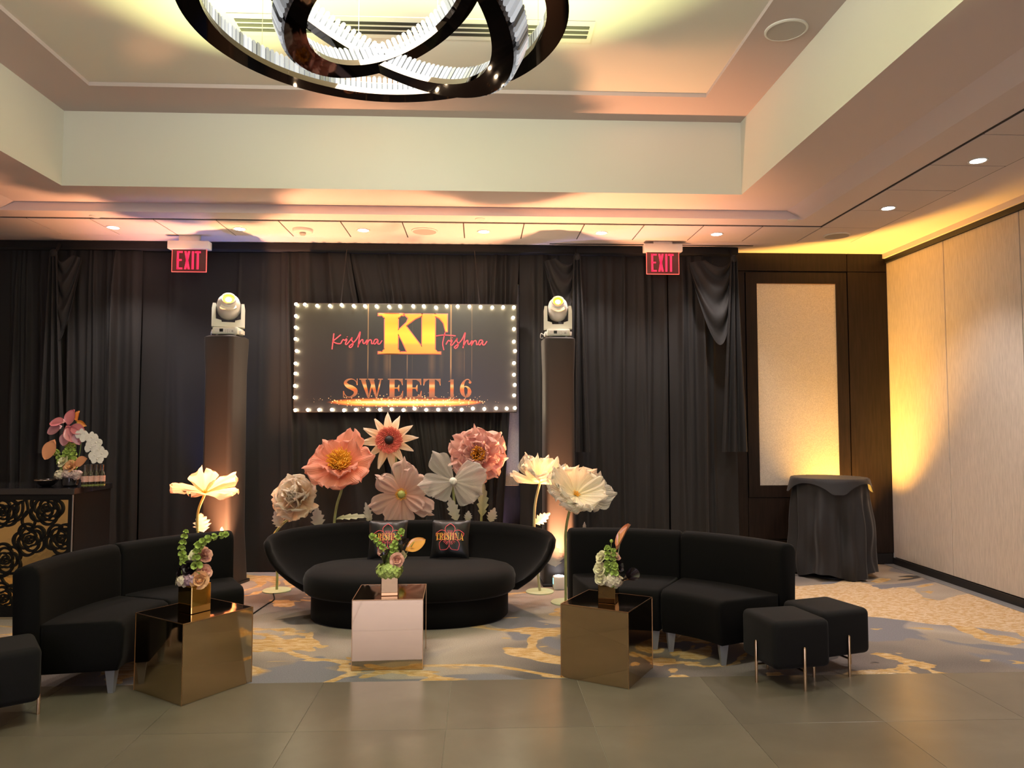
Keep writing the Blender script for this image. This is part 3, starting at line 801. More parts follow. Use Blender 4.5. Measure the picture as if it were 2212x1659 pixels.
def swag(px_knot, py_knot, px_far, py_low, label, seed):
    """cloth gathered to a knot at the rail; folds sag in nested loops"""
    yc = YD - .19; rnd = random.Random(seed)
    k = PY(px_knot, py_knot, yc); fa = PY(px_far, py_knot + 12, yc); lowz = PY(px_far, py_low, yc).z
    drop = k.z - lowz

    def f(u, v):        # u: nested loop index, v: along the loop
        s = 1 - u * .25
        x = k.x + (fa.x - k.x) * (v ** (1 + .6 * u)) * (.35 + .65 * min(1, .4 + u))
        sag = drop * (.10 + .9 * u ** 1.3) * (math.sin(PI * min(1, v * 1.0)) ** .9)
        z = k.z - sag - (1 - v) * .0 - v * .05 * u
        y_ = yc + .05 - .022 * math.sin(u * 6 * PI + v) * (.3 + v * (1 - v) * 3) - .05 * math.sin(PI * v)
        return (x, y_, z)
    t = thing('drape_swag', (k.x, YD, 3.27), label, 'drape', group='swags knotted on the drape rail')
    o = Vector(t.location)
    MB().grid(lambda a, b: Vector(f(a, b)) - o, 60, 26).build('looped_cloth', 'drape', t, angle=180)

    def tail(u, v):
        wv = .035 + .10 * u
        x = k.x + wv * (v - .5) * 2; z = k.z + .01 - u * (k.z - 1.2)
        return Vector((x, yc - .02 - .03 * math.sin(v * 5 * PI) * (.6 + .4 * u) + .07 * u, z)) - o
    MB().grid(tail, 20, 40).build('gathered_tail', 'drape', t, angle=180)
    MB().tube([k - o + Vector((0, 0, 0)), Vector((k.x, 7.54, 3.275)) - o, Vector((k.x, 7.553, 3.31)) - o], .014, 8).build('tie', 'drape', t)
    MB().ball(k - o + Vector((0, -.02, .0)), .035, 12, 8, (1, .8, 1.2)).build('knot', 'drape', t)


swag(118, 548, 170, 730, 'black swag of looped cloth knotted above the bar', 3)
swag(1246, 556, 1175, 720, 'black swag gathered behind the right tower lamp head', 5)
swag(1584, 560, 1490, 740, 'black swag drawn to the drape edge by wall panelling', 6)

# ------------------------------------------------------------------ exit signs
def exit_sign(px0, px1, pyt, pyb, bx0, bx1, byt, y, label):
    a = PY(px0, pyt, y); c = PY(px1, pyb, y); q = PY((bx0 + bx1) / 2, byt, y)
    xm = (a.x + c.x) / 2; t = thing('exit_sign', (xm, y, c.z), label, 'sign', group='red exit signs')
    W = c.x - a.x; Hh = a.z - c.z
    hb = (PY(bx1, byt, y).x - PY(bx0, byt, y).x) / 2
    MB().rbox(-hb, hb, -.045, .05, Hh - .004, Hh + .075, .006).build('housing', 'plastic_white', t)
    MB().rbox(-hb * .5, hb * .5, -.02, .03, Hh + .075, H0 - c.z - .0005, .004).build('canopy', 'plastic_white', t)
    pl = MB().box(-W / 2, W / 2, -.004, .004, 0, Hh).build('edge_lit_plate', 'exit_plate', t, smooth=False)
    e = .005
    m = MB(); m.box(-W / 2, W / 2, -.0055, .0055, -e, 0); m.box(-W / 2 - e, -W / 2, -.0055, .0055, -e, Hh); m.box(W / 2, W / 2 + e, -.0055, .0055, -e, Hh)
    m.build('glowing_edge', 'exit_edge', t, smooth=False)
    fn = lambda u, v, d: (u, d, v)
    lh = Hh * .80; zb = Hh * .10; st = W * .042; lw = W * .165; x = -W * .36
    def L(polys):
        m = MB()
        for pgn in polys: m.prism(pgn, fn, -.0085, -.0042)
        m.build('letter', 'exit_red', t, smooth=False)
    bx_ = lambda x0, x1, z0, z1: [(x0, z0), (x1, z0), (x1, z1), (x0, z1)]
    L([bx_(x, x + st * 1.3, zb, zb + lh), bx_(x, x + lw, zb, zb + st * 1.1), bx_(x, x + lw, zb + lh - st * 1.1, zb + lh), bx_(x, x + lw * .85, zb + lh * .47, zb + lh * .47 + st * 1.1)])
    x += lw + W * .055
    L([[(x, zb), (x + st * 1.4, zb), (x + lw, zb + lh), (x + lw - st * 1.4, zb + lh)], [(x, zb + lh), (x + st * 1.4, zb + lh), (x + lw, zb), (x + lw - st * 1.4, zb)]])
    x += lw + W * .055
    L([bx_(x, x + st * 1.4, zb, zb + lh)])
    x += st * 1.4 + W * .035
    L([bx_(x, x + lw, zb + lh - st * 1.2, zb + lh), bx_(x + lw / 2 - st * .7, x + lw / 2 + st * .7, zb, zb + lh)])


exit_sign(373, 445, 538, 587, 363, 452, 517, 7.30, 'red edge lit exit sign hung above the left light tower')
exit_sign(1397, 1466, 544, 592, 1391, 1473, 526, 7.38, 'red edge lit exit sign hung near the right wall panelling')

# ------------------------------------------------------------------ marquee sign
YS = 7.42
a = PY(637, 654, YS); c = PY(1117, 891, YS)
sx_, sz_ = (a.x + c.x) / 2, (a.z + c.z) / 2; SW, SH = c.x - a.x, a.z - c.z
sign = thing('marquee_sign', (sx_, YS, sz_), 'dark hanging party sign with gold lettering and a border of lit bulbs', 'sign')
MB().rbox(-SW / 2, SW / 2, 0, .08, -SH / 2, SH / 2, .006, 1).build('rim', 'sign_rim', sign)
MB().box(-SW / 2 + .008, SW / 2 - .008, -.004, -.0003, -SH / 2 + .008, SH / 2 - .008).build('printed_panel', 'sign_print', sign, smooth=False)
ks = SW / 1937.0
sp = lambda x, y: ((x - 147 - 968.5) * ks, -(y - 131 - 480.5) * (SH / 961.0))     # traced sign drawing units
fnS = lambda u, v, d: (u, d, v)
KTP = [[(928, 226), (1043, 226), (1043, 574), (928, 574)], [(872, 224), (1088, 224), (1088, 238), (872, 238)], [(874, 562), (1413, 562), (1413, 576), (874, 576)],
       [(900, 238), (1070, 238), (1043, 262), (928, 262)], [(905, 562), (928, 535), (1043, 535), (1062, 562)],
       [(1043, 372), (1118, 300), (1133, 262), (1108, 240), (1098, 226), (1250, 226), (1250, 240), (1190, 268), (1115, 326), (1043, 404)],
       [(1043, 396), (1108, 328), (1255, 522), (1255, 562), (1122, 562), (1113, 540), (1082, 470)],
       [(1252, 226), (1365, 226), (1365, 570), (1252, 570)], [(1365, 226), (1470, 226), (1470, 378), (1458, 378), (1440, 305), (1405, 262), (1365, 242)], [(1365, 535), (1390, 562), (1365, 562)]]
m1, m2 = MB(), MB()
for pg in KTP:
    q = [sp(*w_) for w_ in pg]; n = len(q)
    ar = sum(q[i][0] * q[(i + 1) % n][1] - q[(i + 1) % n][0] * q[i][1] for i in range(n))
    if ar < 0: q = q[::-1]
    kd = getattr(m1, 'kd', 0) + .00012; m1.kd = kd; m1.prism(q, fnS, -.0085 - kd, -.0062)
    off_ = []
    for i in range(n):
        p0, p1, p2 = Vector(q[i - 1]), Vector(q[i]), Vector(q[(i + 1) % n])
        d1 = (p1 - p0).normalized(); d2 = (p2 - p1).normalized(); nn = Vector((d1.y, -d1.x)) + Vector((d2.y, -d2.x))
        if nn.length > 1e-6: nn = nn / max(.5, nn.length ** 2 / 2)
        off_.append(tuple(p1 + nn * .0085))
    m2.prism(off_, fnS, -.0060, -.0042)
zt, zb_ = sp(0, 222)[1], sp(0, 578)[1]
gold_print('gold_monogram', [(0, s2l(235, 170, 70)), (.22, s2l(225, 175, 70)), (.28, s2l(250, 205, 60)), (.5, s2l(255, 205, 60)), (.75, s2l(255, 165, 40)), (1, s2l(255, 150, 50))], zb_, zt)
m1.build('monogram', 'gold_monogram', sign, smooth=False)
m2.build('monogram_outline', 'print_rose', sign, smooth=False)
zt, zb_ = sp(0, 797)[1], sp(0, 962)[1]
gold_print('gold_foil', [(0, s2l(150, 95, 65)), (.2, s2l(175, 110, 70)), (.42, s2l(215, 105, 45)), (.5, s2l(240, 150, 60)), (.62, s2l(250, 205, 140)), (.75, s2l(205, 115, 55)), (.9, s2l(165, 110, 75)), (1, s2l(190, 130, 90))], zb_, zt)
for chh, x0_, x1_ in (('S', 565, 706), ('W', 712, 915), ('E', 958, 1095), ('E', 1107, 1256), ('T', 1262, 1420), ('1', 1482, 1545), ('6', 1573, 1692)):
    x_, y_ = sp(x0_, 962); hh = sp(0, 797)[1] - y_; wsc = (x1_ - x0_) * ks / (GLYPH[chh][0] * hh)
    serif_letter(chh, fnS, x_, y_, hh, wsc, -.0085, -.0042).build('letter', 'gold_foil', sign, smooth=False)


def hand(strokes, dx):
    m = MB()
    for s in strokes:
        pts = [sp(x + dx, y) for x, y in s]
        strip_prism(m, ribbon(pts, [.0105] * len(pts), 6), fnS, -.0085, -.0042)
    return m


rishna = [[(548, 490), (568, 455), (585, 462), (596, 448), (600, 462), (588, 490), (600, 496), (630, 460), (646, 436), (642, 458), (655, 482), (650, 508), (632, 524), (622, 512), (648, 490), (688, 445), (715, 385), (708, 440), (697, 522)],
          [(700, 505), (722, 462), (738, 455), (740, 480), (752, 488), (775, 455)], [(780, 455), (770, 497), (795, 458), (812, 460), (815, 490), (832, 482)], [(868, 452), (845, 452), (832, 480), (845, 492), (870, 458), (868, 488), (885, 490), (906, 460)],
          [(602, 428), (604, 432)]]
hand([[(488, 400), (482, 460), (474, 540)], [(548, 412), (515, 440), (484, 470), (515, 488), (548, 490)]] + rishna, 0).build('script_name', 'print_pink', sign, smooth=False)
hand([[(1375 - 905, 418), (1440 - 905, 410), (1545 - 905, 416)], [(1452 - 905, 388), (1440 - 905, 440), (1432 - 905, 490), (1443 - 905, 543)]] + [[(x + 8, y + 3) for x, y in s] for s in rishna], 905).build('script_name', 'print_pink', sign, smooth=False)
# bulbs
bpos = [(150, 148), (240, 150), (345, 160), (455, 160), (555, 152), (660, 160), (757, 160), (858, 162), (966, 164), (1060, 160), (1175, 158), (1267, 158), (1373, 168), (1466, 155), (1562, 157), (1665, 158), (1763, 160), (1865, 165), (1960, 162), (2055, 162),
        (158, 252), (160, 352), (162, 453), (175, 558), (168, 668), (168, 755), (166, 862), (164, 963), (2048, 255), (2056, 355), (2055, 467), (2065, 549), (2056, 657), (2056, 760), (2062, 850), (2057, 942),
        (172, 1074), (278, 1072), (375, 1071), (484, 1070), (587, 1075), (687, 1070), (790, 1070), (895, 1070), (995, 1066), (1097, 1072), (1192, 1060), (1293, 1070), (1397, 1068), (1500, 1065), (1600, 1068), (1698, 1058), (1797, 1062), (1900, 1056), (1992, 1058), (2063, 1053)]
b0 = None
for x, y in bpos:
    u, v = sp(x, y); u = max(-SW / 2 + .02, min(SW / 2 - .02, u)); v = max(-SH / 2 + .02, min(SH / 2 - .02, v))
    if b0 is None:
        b0 = MB().ball((0, -.034, 0), .0155, 10, 6).build('bulb', 'bulb', sign, loc=(u, 0, v))
        s0 = MB().lathe([(.0001, -.004), (.013, -.004), (.012, -.022), (.0001, -.022)], 10, Matrix.Rotation(PI / 2, 3, 'X').to_3x3() @ Matrix.Diagonal((1, 1, -1)).to_3x3()).build('socket', 'bulb_socket', b0)
    else:
        b1 = share(b0, (u, 0, v), sign); share(s0, (0, 0, 0), b1)
for pxt, pxb in ((750, 735), (1025, 1036)):
    q = PY(pxb, 654, YS); r_ = PY(pxt, 543, 7.55)
    MB().tube([(q.x - sx_, .03, SH / 2 - .004), (r_.x - sx_, 7.53 - YS, 3.275 - sz_)], .004, 6).build('hanging_cable', 'black_metal', sign)

# ------------------------------------------------------------------ light towers and moving heads
def tower(px0, px1, py_top, Y, rot, label, wd):
    q = PY((px0 + px1) / 2, py_top, Y); zt = q.z
    t = thing('light_tower', (q.x, Y, 0), label, 'tower', rot)
    h = wd / 2
    secs = []
    rr = .045
    def sq(s, z):
        out = []
        for cx, cy, a0 in ((1, 1, 0), (-1, 1, 90), (-1, -1, 180), (1, -1, 270)):
            for k in range(4):
                a = math.radians(a0 + k * 30); out.append(Vector((cx * (s - rr) + rr * math.cos(a), cy * (s - rr) + rr * math.sin(a), z)))
        return out
    for z, s in ((.03, h + .02), (.06, h + .02), (.5, h), (zt - .35, h - .004), (zt - .05, h + .006), (zt - .015, h + .004), (zt, h - .02)): secs.append(sq(s, z))
    MB().loft(secs).build('stretch_cover', 'spandex', t, angle=50)
    MB().rbox(-h - .03, h + .03, -h - .03, h + .03, 0, .029, .006).build('base_plate', 'black_metal', t)
    return q.x, zt


def moving_head(x, Y, z, rot, label, tilt, W, H, pan=0):
    t = thing('moving_head_light', (x, Y, z), label, 'stage light', rot, 'moving heads on the two towers')
    s = H
    bw = W * .40
    bh = .205 * s
    bs = MB(); bs.rbox(-bw, bw, -.10, .10, .010, bh, .012); bs = bs.build('base', 'plastic_cream', t)
    m = MB(); m.rbox(-bw * .78, bw * .78, -.1035, -.099, .025, bh - .012, .002, 1); m.build('control_panel', 'plastic_white', bs)
    MB().box(-bw * .42, -bw * .14, -.1055, -.1036, .032, bh - .018).build('display', 'screen_black', bs, smooth=False)
    for k, (u, v) in enumerate(((.05, .6), (.05, .35), (.22, .68), (.22, .48), (.22, .28), (.36, .45))):
        MB().lathe([(.0001, 0), (.0035, 0), (.0035, .003), (.0001, .003)], 8, Matrix.Rotation(PI / 2, 3, 'X'), (u * bw, -.1032, .01 + v * (bh - .02))).build('button', 'plastic_grey', bs)
    MB().lathe([(.0001, 0), (.010, 0), (.009, .004), (.0001, .004)], 12, Matrix.Rotation(PI / 2, 3, 'X'), (.58 * bw, -.1032, .01 + .48 * (bh - .02))).build('dial', 'plastic_grey', bs)
    for sx in (-1, 1):
        MB().rbox(sx * bw - .022, sx * bw + .022, -.06, .06, .015, bh - .02, .008).build('side_connector', 'plastic_white', bs)
    for sx in (-1, 1):
        for sy in (-1, 1): MB().lathe([(.012, 0), (.014, .01), (.014, .012)], 10, None, (sx * bw * .7, sy * .07, 0)).build('foot', 'plastic_grey', bs)
    # yoke with stepped notch
    Rp = Matrix.Rotation(pan, 3, 'Z')
    hw = W / 2; y0_, y1_ = bh + .006, H * .80
    o = [(-hw, y0_), (hw, y0_), (hw, y1_ - .05), (hw - .008, y1_), (hw - .034, y1_), (hw - .036, y0_ + .075), (hw * .42, y0_ + .062), (hw * .40, y0_ + .045),
         (-hw * .40, y0_ + .045), (-hw * .42, y0_ + .062), (-hw + .036, y0_ + .075), (-hw + .034, y1_), (-hw + .008, y1_), (-hw, y1_ - .05)]
    yk = MB().prism(o, lambda a, b, d: Rp @ Vector((a, d, b)), -.05, .05).build('yoke', 'plastic_cream', t, smooth=False)
    # head
    hc = Vector((0, 0, H * .715)); r = hw - .039
    Rx = Rp @ Matrix.Rotation(PI / 2 - tilt, 3, 'X')
    MB().lathe([(.001, -.105), (r * .62, -.10), (r * .86, -.075), (r, -.03), (r * 1.0, .03), (r * .90, .085), (r * .66, .125), (r * .60, .13)], 28, Rx, hc).build('head', 'plastic_white', t)
    MB().lathe([(r * .62, .122), (r * .62, .142), (r * .56, .146), (r * .50, .132), (r * .47, .128)], 28, Rx, hc, True).build('lens_ring', 'plastic_grey', t)
    MB().lathe([(.001, .131), (r * .5, .131), (r * .5, .127), (.001, .127)], 28, Rx, hc).build('lens', 'lens_yellow', t)
    MB().lathe([(.001, .138), (r * .22, .136), (r * .25, .1315), (.001, .131)], 20, Rx, hc + Rx @ Vector((0, -r * .08, 0))).build('lamp', 'lens_white', t)
    # bib plate under the lens
    pts = []
    for k in range(9):
        a = math.radians(-90 - 55 + k * 110 / 8); pts.append((r * .70 * math.cos(a), r * .70 * math.sin(a)))
    pts2 = [(r * 1.02 * math.cos(math.radians(-90 + 42 - k * 84 / 8)), r * 1.02 * math.sin(math.radians(-90 + 42 - k * 84 / 8))) for k in range(9)]
    MB().prism(pts + pts2, lambda a, b, d: hc + Rx @ Vector((a, b, d)), .088, .112).build('bib_plate', 'plastic_cream', t, smooth=False)
    MB().tube(cr([(-bw - .02, .03, .03), (-bw - .05, .04, .05), (-bw - .055, .06, .01), (-bw - .03, .09, .012)]), .004, 6).build('power_lead', 'plastic_white', t)
    d = Rx @ Vector((0, 0, 1))
    l = spot('moving_head_beam', (0, 0, 0), (0, 0, -1), 760, (.96, 1.0, .40), 58, .9, .03); l.parent = t
    d2 = Rp @ Vector((0, -math.cos(math.radians(8)), math.sin(math.radians(8)))); l.location = hc + d * .16; l.rotation_euler = d2.to_track_quat('-Z', 'Y').to_euler()


TY1, TY2 = 7.13, 7.05
x_, zt = tower(450, 531, 727, TY1, math.radians(-14), 'tall black fabric covered light tower behind the left sofa', .30)
moving_head(x_ + .01, TY1, zt + .002, math.radians(2), 'white moving head stage light on left black tower', math.radians(30), .295, .385, math.radians(15))
x_, zt = tower(1172, 1238, 731, TY2, math.radians(3), 'tall black fabric covered light tower right of the lit sign', .285)
moving_head(x_, TY2, zt + .002, math.radians(-2), 'white moving head stage light on right black tower', math.radians(30), .27, .38, math.radians(-3))


# uplights
def uplight(loc, to, power, col, angle, label, display=True, blend=1.0):
    t = thing('uplight', loc, label, 'uplight', group='battery uplights on the floor')
    MB().rbox(-.055, .055, -.055, .055, 0, .115, .012).build('case', 'plastic_white', t)
    MB().lathe([(.001, .1151), (.04, .1151), (.04, .119), (.001, .119)], 16).build('lens', 'lamp_white', t)
    if display: MB().box(-.0575, -.0555, -.035, .0, .05, .10).build('display', 'teal_display', t, smooth=False)
    l = spot('uplight_beam', (0, 0, .13), (0, 0, 3), power, col, angle, blend, .04); l.parent = t
    l.location = (0, 0, .13); l.rotation_euler = (Vector(to) - Vector(loc)).to_track_quat('-Z', 'Y').to_euler()


q = PZ(1206, 1268, 0); uplight((q.x, q.y - .075, 0), (q.x + .03, q.y + .0, 3.3), 430, (1.0, .44, .20), 74, 'white uplight box with teal display beside right tower foot')
uplight((-2.30, 6.80, 0), (-2.27, 6.87, 3.3), 400, (1.0, .44, .20), 74, 'white uplight box hidden behind left sofa below tower')
uplight((3.84, 7.71, 0), (3.90, 7.74, 3.3), 480, (1.0, .50, .08), 88, 'white uplight box behind the black draped table in corner', False)
uplight((-2.72, 7.36, 0), (-2.74, 7.50, 3.3), 60, (.10, .25, 1.0), 46, 'white uplight box glowing blue behind left tower', False)
uplight((.05, 7.765, 0), (.08, 7.80, 3.3), 70, (.55, .5, 1.0), 100, 'white uplight box behind the drapes under the sign', False)

# ------------------------------------------------------------------ centre sofa (crescent with oval seat)
sxc, syc = -.545, 5.98
sofa = thing('crescent_sofa', (sxc, syc, 0), 'black velvet crescent sofa with oval seat below the lit sign', 'sofa')


def oval(a, b_f, b_b, z, n=48):
    out = []
    for k in range(n):
        t = 2 * PI * k / n; c_, s_ = math.cos(t), math.sin(t)
        ex = .82
        x = a * math.copysign(abs(c_) ** ex, c_); y = (b_b if s_ > 0 else b_f) * math.copysign(abs(s_) ** ex, s_)
        out.append(Vector((x, y, z)))
    return out


MB().loft([oval(.77, .50, .30, z) if z > .01 else oval(.75, .48, .30, z) for z in (0, .02, .10, .22)]).build('plinth', 'velvet', sofa, angle=60)
prof = [(.195, .765, .49), (.20, .80, .525), (.225, .825, .55), (.30, .83, .555), (.345, .815, .54), (.375, .775, .50), (.392, .70, .43), (.398, .45, .25), (.40, .05, .03)]
MB().loft([oval(a_, b_, .30 * min(1, a_ / .6), z) for z, a_, b_ in prof]).build('seat', 'velvet_soft', sofa, angle=70)
NS = 56
secs = []
for i in range(NS + 1):
    t = -1 + 2 * i / NS; at = abs(t)
    ph_b = PI / 2 - t * math.radians(97); ph_t = PI / 2 - t * math.radians(104)
    zt = .675 - .10 * at ** 2.2; zb = .17
    th = .115 * (1 - .25 * at ** 3)
    e = 1.0
    if at > .93: e = max(.12, math.sqrt(max(0, 1 - ((at - .93) / .07) ** 2)))
    s = []
    prof = [(0, 0), (.12, -.02), (.35, -.035), (.6, -.03), (.85, .0), (.95, .02)]
    def pt(v, inner):
        # v 0 bottom .. 1 top ; blends the small bottom curve into the wide flared rim
        k = math.sin(v * PI / 2) ** .85
        ph = ph_b * (1 - k) + ph_t * k
        a_ = .74 * (1 - k) + 1.10 * k; b_ = .30 * (1 - k) + .47 * k
        if not inner: a_ += th * (.55 + .45 * (1 - v)) ; b_ += th * (.55 + .45 * (1 - v))
        zc = (zb + zt) / 2; z = zb + (zt - zb) * v
        z = zc + (z - zc) * (1 if at < .93 else (.80 + .20 * e))
        if at > .93:
            am = .74 * (1 - k) + 1.10 * k + th * .4; bm_ = .30 * (1 - k) + .47 * k + th * .4
            a_ = am + (a_ - am) * e; b_ = bm_ + (b_ - bm_) * e
        return Vector((a_ * math.cos(ph), b_ * math.sin(ph), z))
    inn = [pt(v, True) for v in (0.02, .2, .4, .6, .8, .93)]
    o_ = [pt(v, False) for v in (.93, .8, .6, .4, .2, 0.02)]
    top1 = (inn[-1] * .65 + o_[0] * .35) + Vector((0, 0, .028 * e)); top2 = (inn[-1] * .35 + o_[0] * .65) + Vector((0, 0, .028 * e))
    secs.append(inn + [top1, top2] + o_)
MB().loft(secs).build('wraparound_back', 'velvet_soft', sofa, angle=75)

# cushions
def cushion(px, py, label, word, rot, w_=.325, lean=.42):
    y = 6.20; q = PY(px, py, y)
    t = thing('throw_pillow', (q.x, y, .385), label, 'pillow', rot, 'printed throw pillows')
    h = w_ / 2; Rl = Matrix.Rotation(-lean, 3, 'X')
    up = lambda v: Rl @ v + Vector((0, 0, h))

    def f(sgn):
        def g(u, v):
            a, b2 = u * 2 - 1, v * 2 - 1
            e = 1 - .07 * (1 - a * a) * abs(b2) ** 3; e2 = 1 - .07 * (1 - b2 * b2) * abs(a) ** 3
            th = .062 * ((1 - abs(a) ** 2.2) * (1 - abs(b2) ** 2.2)) ** .55
            return up(Vector((a * h * e2, sgn * th + .003 * math.sin(9 * a + 4 * b2), b2 * h * e)))
        return g
    m = MB(); m.grid(f(-1), 20, 20); m.grid(f(1), 20, 20); m.build('cover', 'satin_black', t, angle=80)

    def surf(u, v, d):
        a, b2 = u / h, v / h; th = .062 * (max(0, 1 - abs(a) ** 2.2) * max(0, 1 - abs(b2) ** 2.2)) ** .55
        return up(Vector((u, -th - .004 + d, v)))
    wtot = sum(GLYPH[c_][0] + .06 for c_ in word); hh = .060; wsc = .235 / (wtot * hh); x = -.1175
    for c_ in word:
        serif_letter(c_, surf, x, -.026, hh, wsc, -.003, .001).build('letter', 'gold_letter', t, smooth=False); x += (GLYPH[c_][0] + .06) * hh * wsc
    m = MB()
    for k in range(5):
        a0 = PI / 2 + k * 2 * PI / 5; d = Vector((math.cos(a0), math.sin(a0))); n_ = Vector((-d.y, d.x))
        pts = [d * .016 + n_ * .004, d * .05 + n_ * .036, d * .088 + n_ * .038, d * .118 + n_ * .006, d * .12, d * .118 - n_ * .006, d * .088 - n_ * .038, d * .05 - n_ * .036, d * .016 - n_ * .004]
        strip_prism(m, ribbon([(p_.x, p_.y - .005) for p_ in pts], [.0045] * 9, 6), surf, -.002, .001)
        for s_ in (-.35, -.15, .1, .3):
            e_ = Vector((math.cos(a0 + s_), math.sin(a0 + s_)))
            strip_prism(m, ribbon([(e_.x * .035, e_.y * .035 - .005), (e_.x * .062, e_.y * .062 - .005)], [.003, .0015], 2), surf, -.002, .001)
    m.build('flower_outline', 'print_pink', t, smooth=False)


gold_print('gold_letter', [(0, s2l(215, 130, 40)), (.5, s2l(245, 190, 80)), (1, s2l(225, 150, 60))], .14, .21)
cushion(838, 1180, 'black satin pillow with pink flower outline, partly behind green hydrangea', 'KRISHNA', math.radians(4))
cushion(973, 1175, 'black satin pillow with pink flower outline, in full view', 'TRISHNA', math.radians(-5))

# ------------------------------------------------------------------ curved banquette sections
def banquette(C_, a0, a1, label, group, ri=.70):
    t = thing('curved_sofa_section', (C_[0], C_[1], 0), label, 'sofa', 0, group)
    rm, ro = 1.20, 1.33; n = 18

    def sector(prof, trim, rnd):
        secs = []
        g = trim; cr_ = sum(p_[0] for p_ in prof) / len(prof); cz = sum(p_[1] for p_ in prof) / len(prof)
        ks = [(0, .90), (.4 * rnd, .975), (rnd, 1)] + [(rnd + (1 - 2 * rnd) * k / n, 1) for k in range(1, n)] + [(1 - rnd, 1), (1 - .4 * rnd, .975), (1, .90)]
        for u, s in ks:
            a = math.radians(a0 + g) + u * math.radians(a1 - a0 - 2 * g)
            secs.append([Vector(((cr_ + (r - cr_) * s) * math.cos(a), (cr_ + (r - cr_) * s) * math.sin(a), cz + (z - cz) * s)) for r, z in prof])
        return MB().loft(secs)
    sector([(ri + .03, .13), (rm, .13), (rm, .40), (ri + .05, .405), (ri + .012, .39), (ri, .355), (ri + .008, .20)], .25, .03).build('seat', 'velvet', t, angle=60)
    sector([(rm + .002, .13), (ro - .03, .13), (ro, .16), (ro + .015, .68), (ro + .005, .705), (ro - .03, .72), (rm + .05, .72), (rm + .025, .705), (rm + .01, .67), (rm + .002, .42)], .25, .025).build('backrest', 'velvet', t, angle=60)
    for r in (ri + .07, ro - .07):
        for a in (a0 + (4 if r < 1 else 2.5), a1 - (4 if r < 1 else 2.5)):
            x, y = r * math.cos(math.radians(a)), r * math.sin(math.radians(a))
            MB().loft([[Vector((x + sx * s, y + sy * s, z)) for sx, sy in ((-1, -1), (1, -1), (1, 1), (-1, 1))] for z, s in ((0, .014), (.13, .027))]).build('leg', 'alu_grey', t, smooth=False)


yd = math.degrees(YAW)
CR_ = cw(.64, 4.32)
banquette(CR_, 25 - yd, 62 - yd, 'black velvet curved sofa section beside the two black ottomans', 'curved sofa sections')
banquette(CR_, 62 - yd, 100 - yd, 'black velvet curved sofa section beside the right light tower', 'curved sofa sections')
CL_ = cw(-1.40, 4.36)
banquette(CL_, 120 - yd, 157 - yd, 'black velvet curved sofa section in front of peach flower', 'curved sofa sections', .78)
banquette(CL_, 157 - yd, 193 - yd, 'black velvet curved sofa section in front of the bar', 'curved sofa sections', .78)


# ------------------------------------------------------------------ ottomans
def ottoman(c, ang, label, side=.36):
    x, y = cw(*c); t = thing('ottoman', (x, y, 0), label, 'ottoman', math.radians(ang) - YAW, 'black ottomans')
    h = side / 2
    MB().rbox(-h, h, -h, h, .115, .385, .035, 4).build('cushion', 'ottoman_cloth', t)
    for dx, dy in ((1, 0), (-1, 0), (0, 1), (0, -1)):
        px_, py_ = dx * (h + .009), dy * (h + .009)
        MB().tube([(px_, py_, 0), (px_, py_, .235), (px_, py_, .243)], [.0085, .0085, .004], 10).build('leg', 'brass', t)
        MB().tube([(px_, py_, .105), (px_ * .3, py_ * .3, .105)], .006, 6).build('bracket', 'brass', t)


ottoman((1.605, 4.43), 13, 'black cube ottoman on brass rod legs, on stone tiles before its twin')
ottoman((1.94, 4.66), 20, 'black cube ottoman on brass rod legs, on carpet behind its twin')
ottoman((-2.60, 3.80), 38, 'black cube ottoman on brass rod legs by the left sofa end')
ottoman((-3.12, 4.02), 20, 'black cube ottoman on brass rod legs tucked beside its twin')


# ------------------------------------------------------------------ mirrored cubes
def mirror_cube(near, right, left, label, h):
    n_, r_ = Vector(cw(*near)), Vector(cw(*right)); d = (r_ - n_); s = d.length; ang = math.atan2(d.y, d.x)
    pv = Vector((-d.y, d.x)).normalized() * s; c = n_ + d / 2 + pv / 2
    t = thing('mirror_cube_table', (c.x, c.y, 0), label, 'table', ang, 'bronze mirror cube tables')
    a = s / 2; e = .004
    MB().box(-a, a, -a, a, h - .006, h).build('top_mirror', 'bronze_dark', t, smooth=False)
    for (x0, x1, y0, y1) in ((-a, a, -a, -a + e), (-a, a, a - e, a), (-a, -a + e, -a + e, a - e), (a - e, a, -a + e, a - e)):
        MB().box(x0, x1, y0, y1, .002, h - .0062).build('side_mirror', 'bronze_mirror', t, smooth=False)
    for sx in (-1, 1):
        for sy in (-1, 1):
            MB().box(sx * a - .002, sx * a + .002, sy * a - .002, sy * a + .002, .0, h + .0005).build('edge_bead', 'edge_copper', t, smooth=False)
    for sg in (-1, 1):
        MB().box(-a, a, sg * a - .0018, sg * a + .0018, h - .004, h + .0008).build('edge_bead', 'edge_copper', t, smooth=False)
        MB().box(sg * a - .0018, sg * a + .0018, -a, a, h - .004, h + .0008).build('edge_bead', 'edge_copper', t, smooth=False)
    return t, c, ang, s


cubes = [mirror_cube((-1.757, 4.02), (-1.516, 4.395), None, 'bronze mirror cube table by the left sofa with warm gold face', .430),
         mirror_cube((-.974, 4.58), (-.546, 4.61), None, 'bronze mirror cube table before the crescent sofa', .425),
         mirror_cube((.291, 4.475), (.66, 4.27), None, 'bronze mirror cube table by the right curved sofa', .430)]

# ------------------------------------------------------------------ small flowers
def basis(d, roll=0):
    d = Vector(d).normalized(); a = Vector((0, 0, 1)) if abs(d.z) < .95 else Vector((0, 1, 0))
    e1 = a.cross(d).normalized(); e2 = d.cross(e1)
    return Matrix((e1, e2, d)).transposed() @ Matrix.Rotation(roll, 3, 'Z')


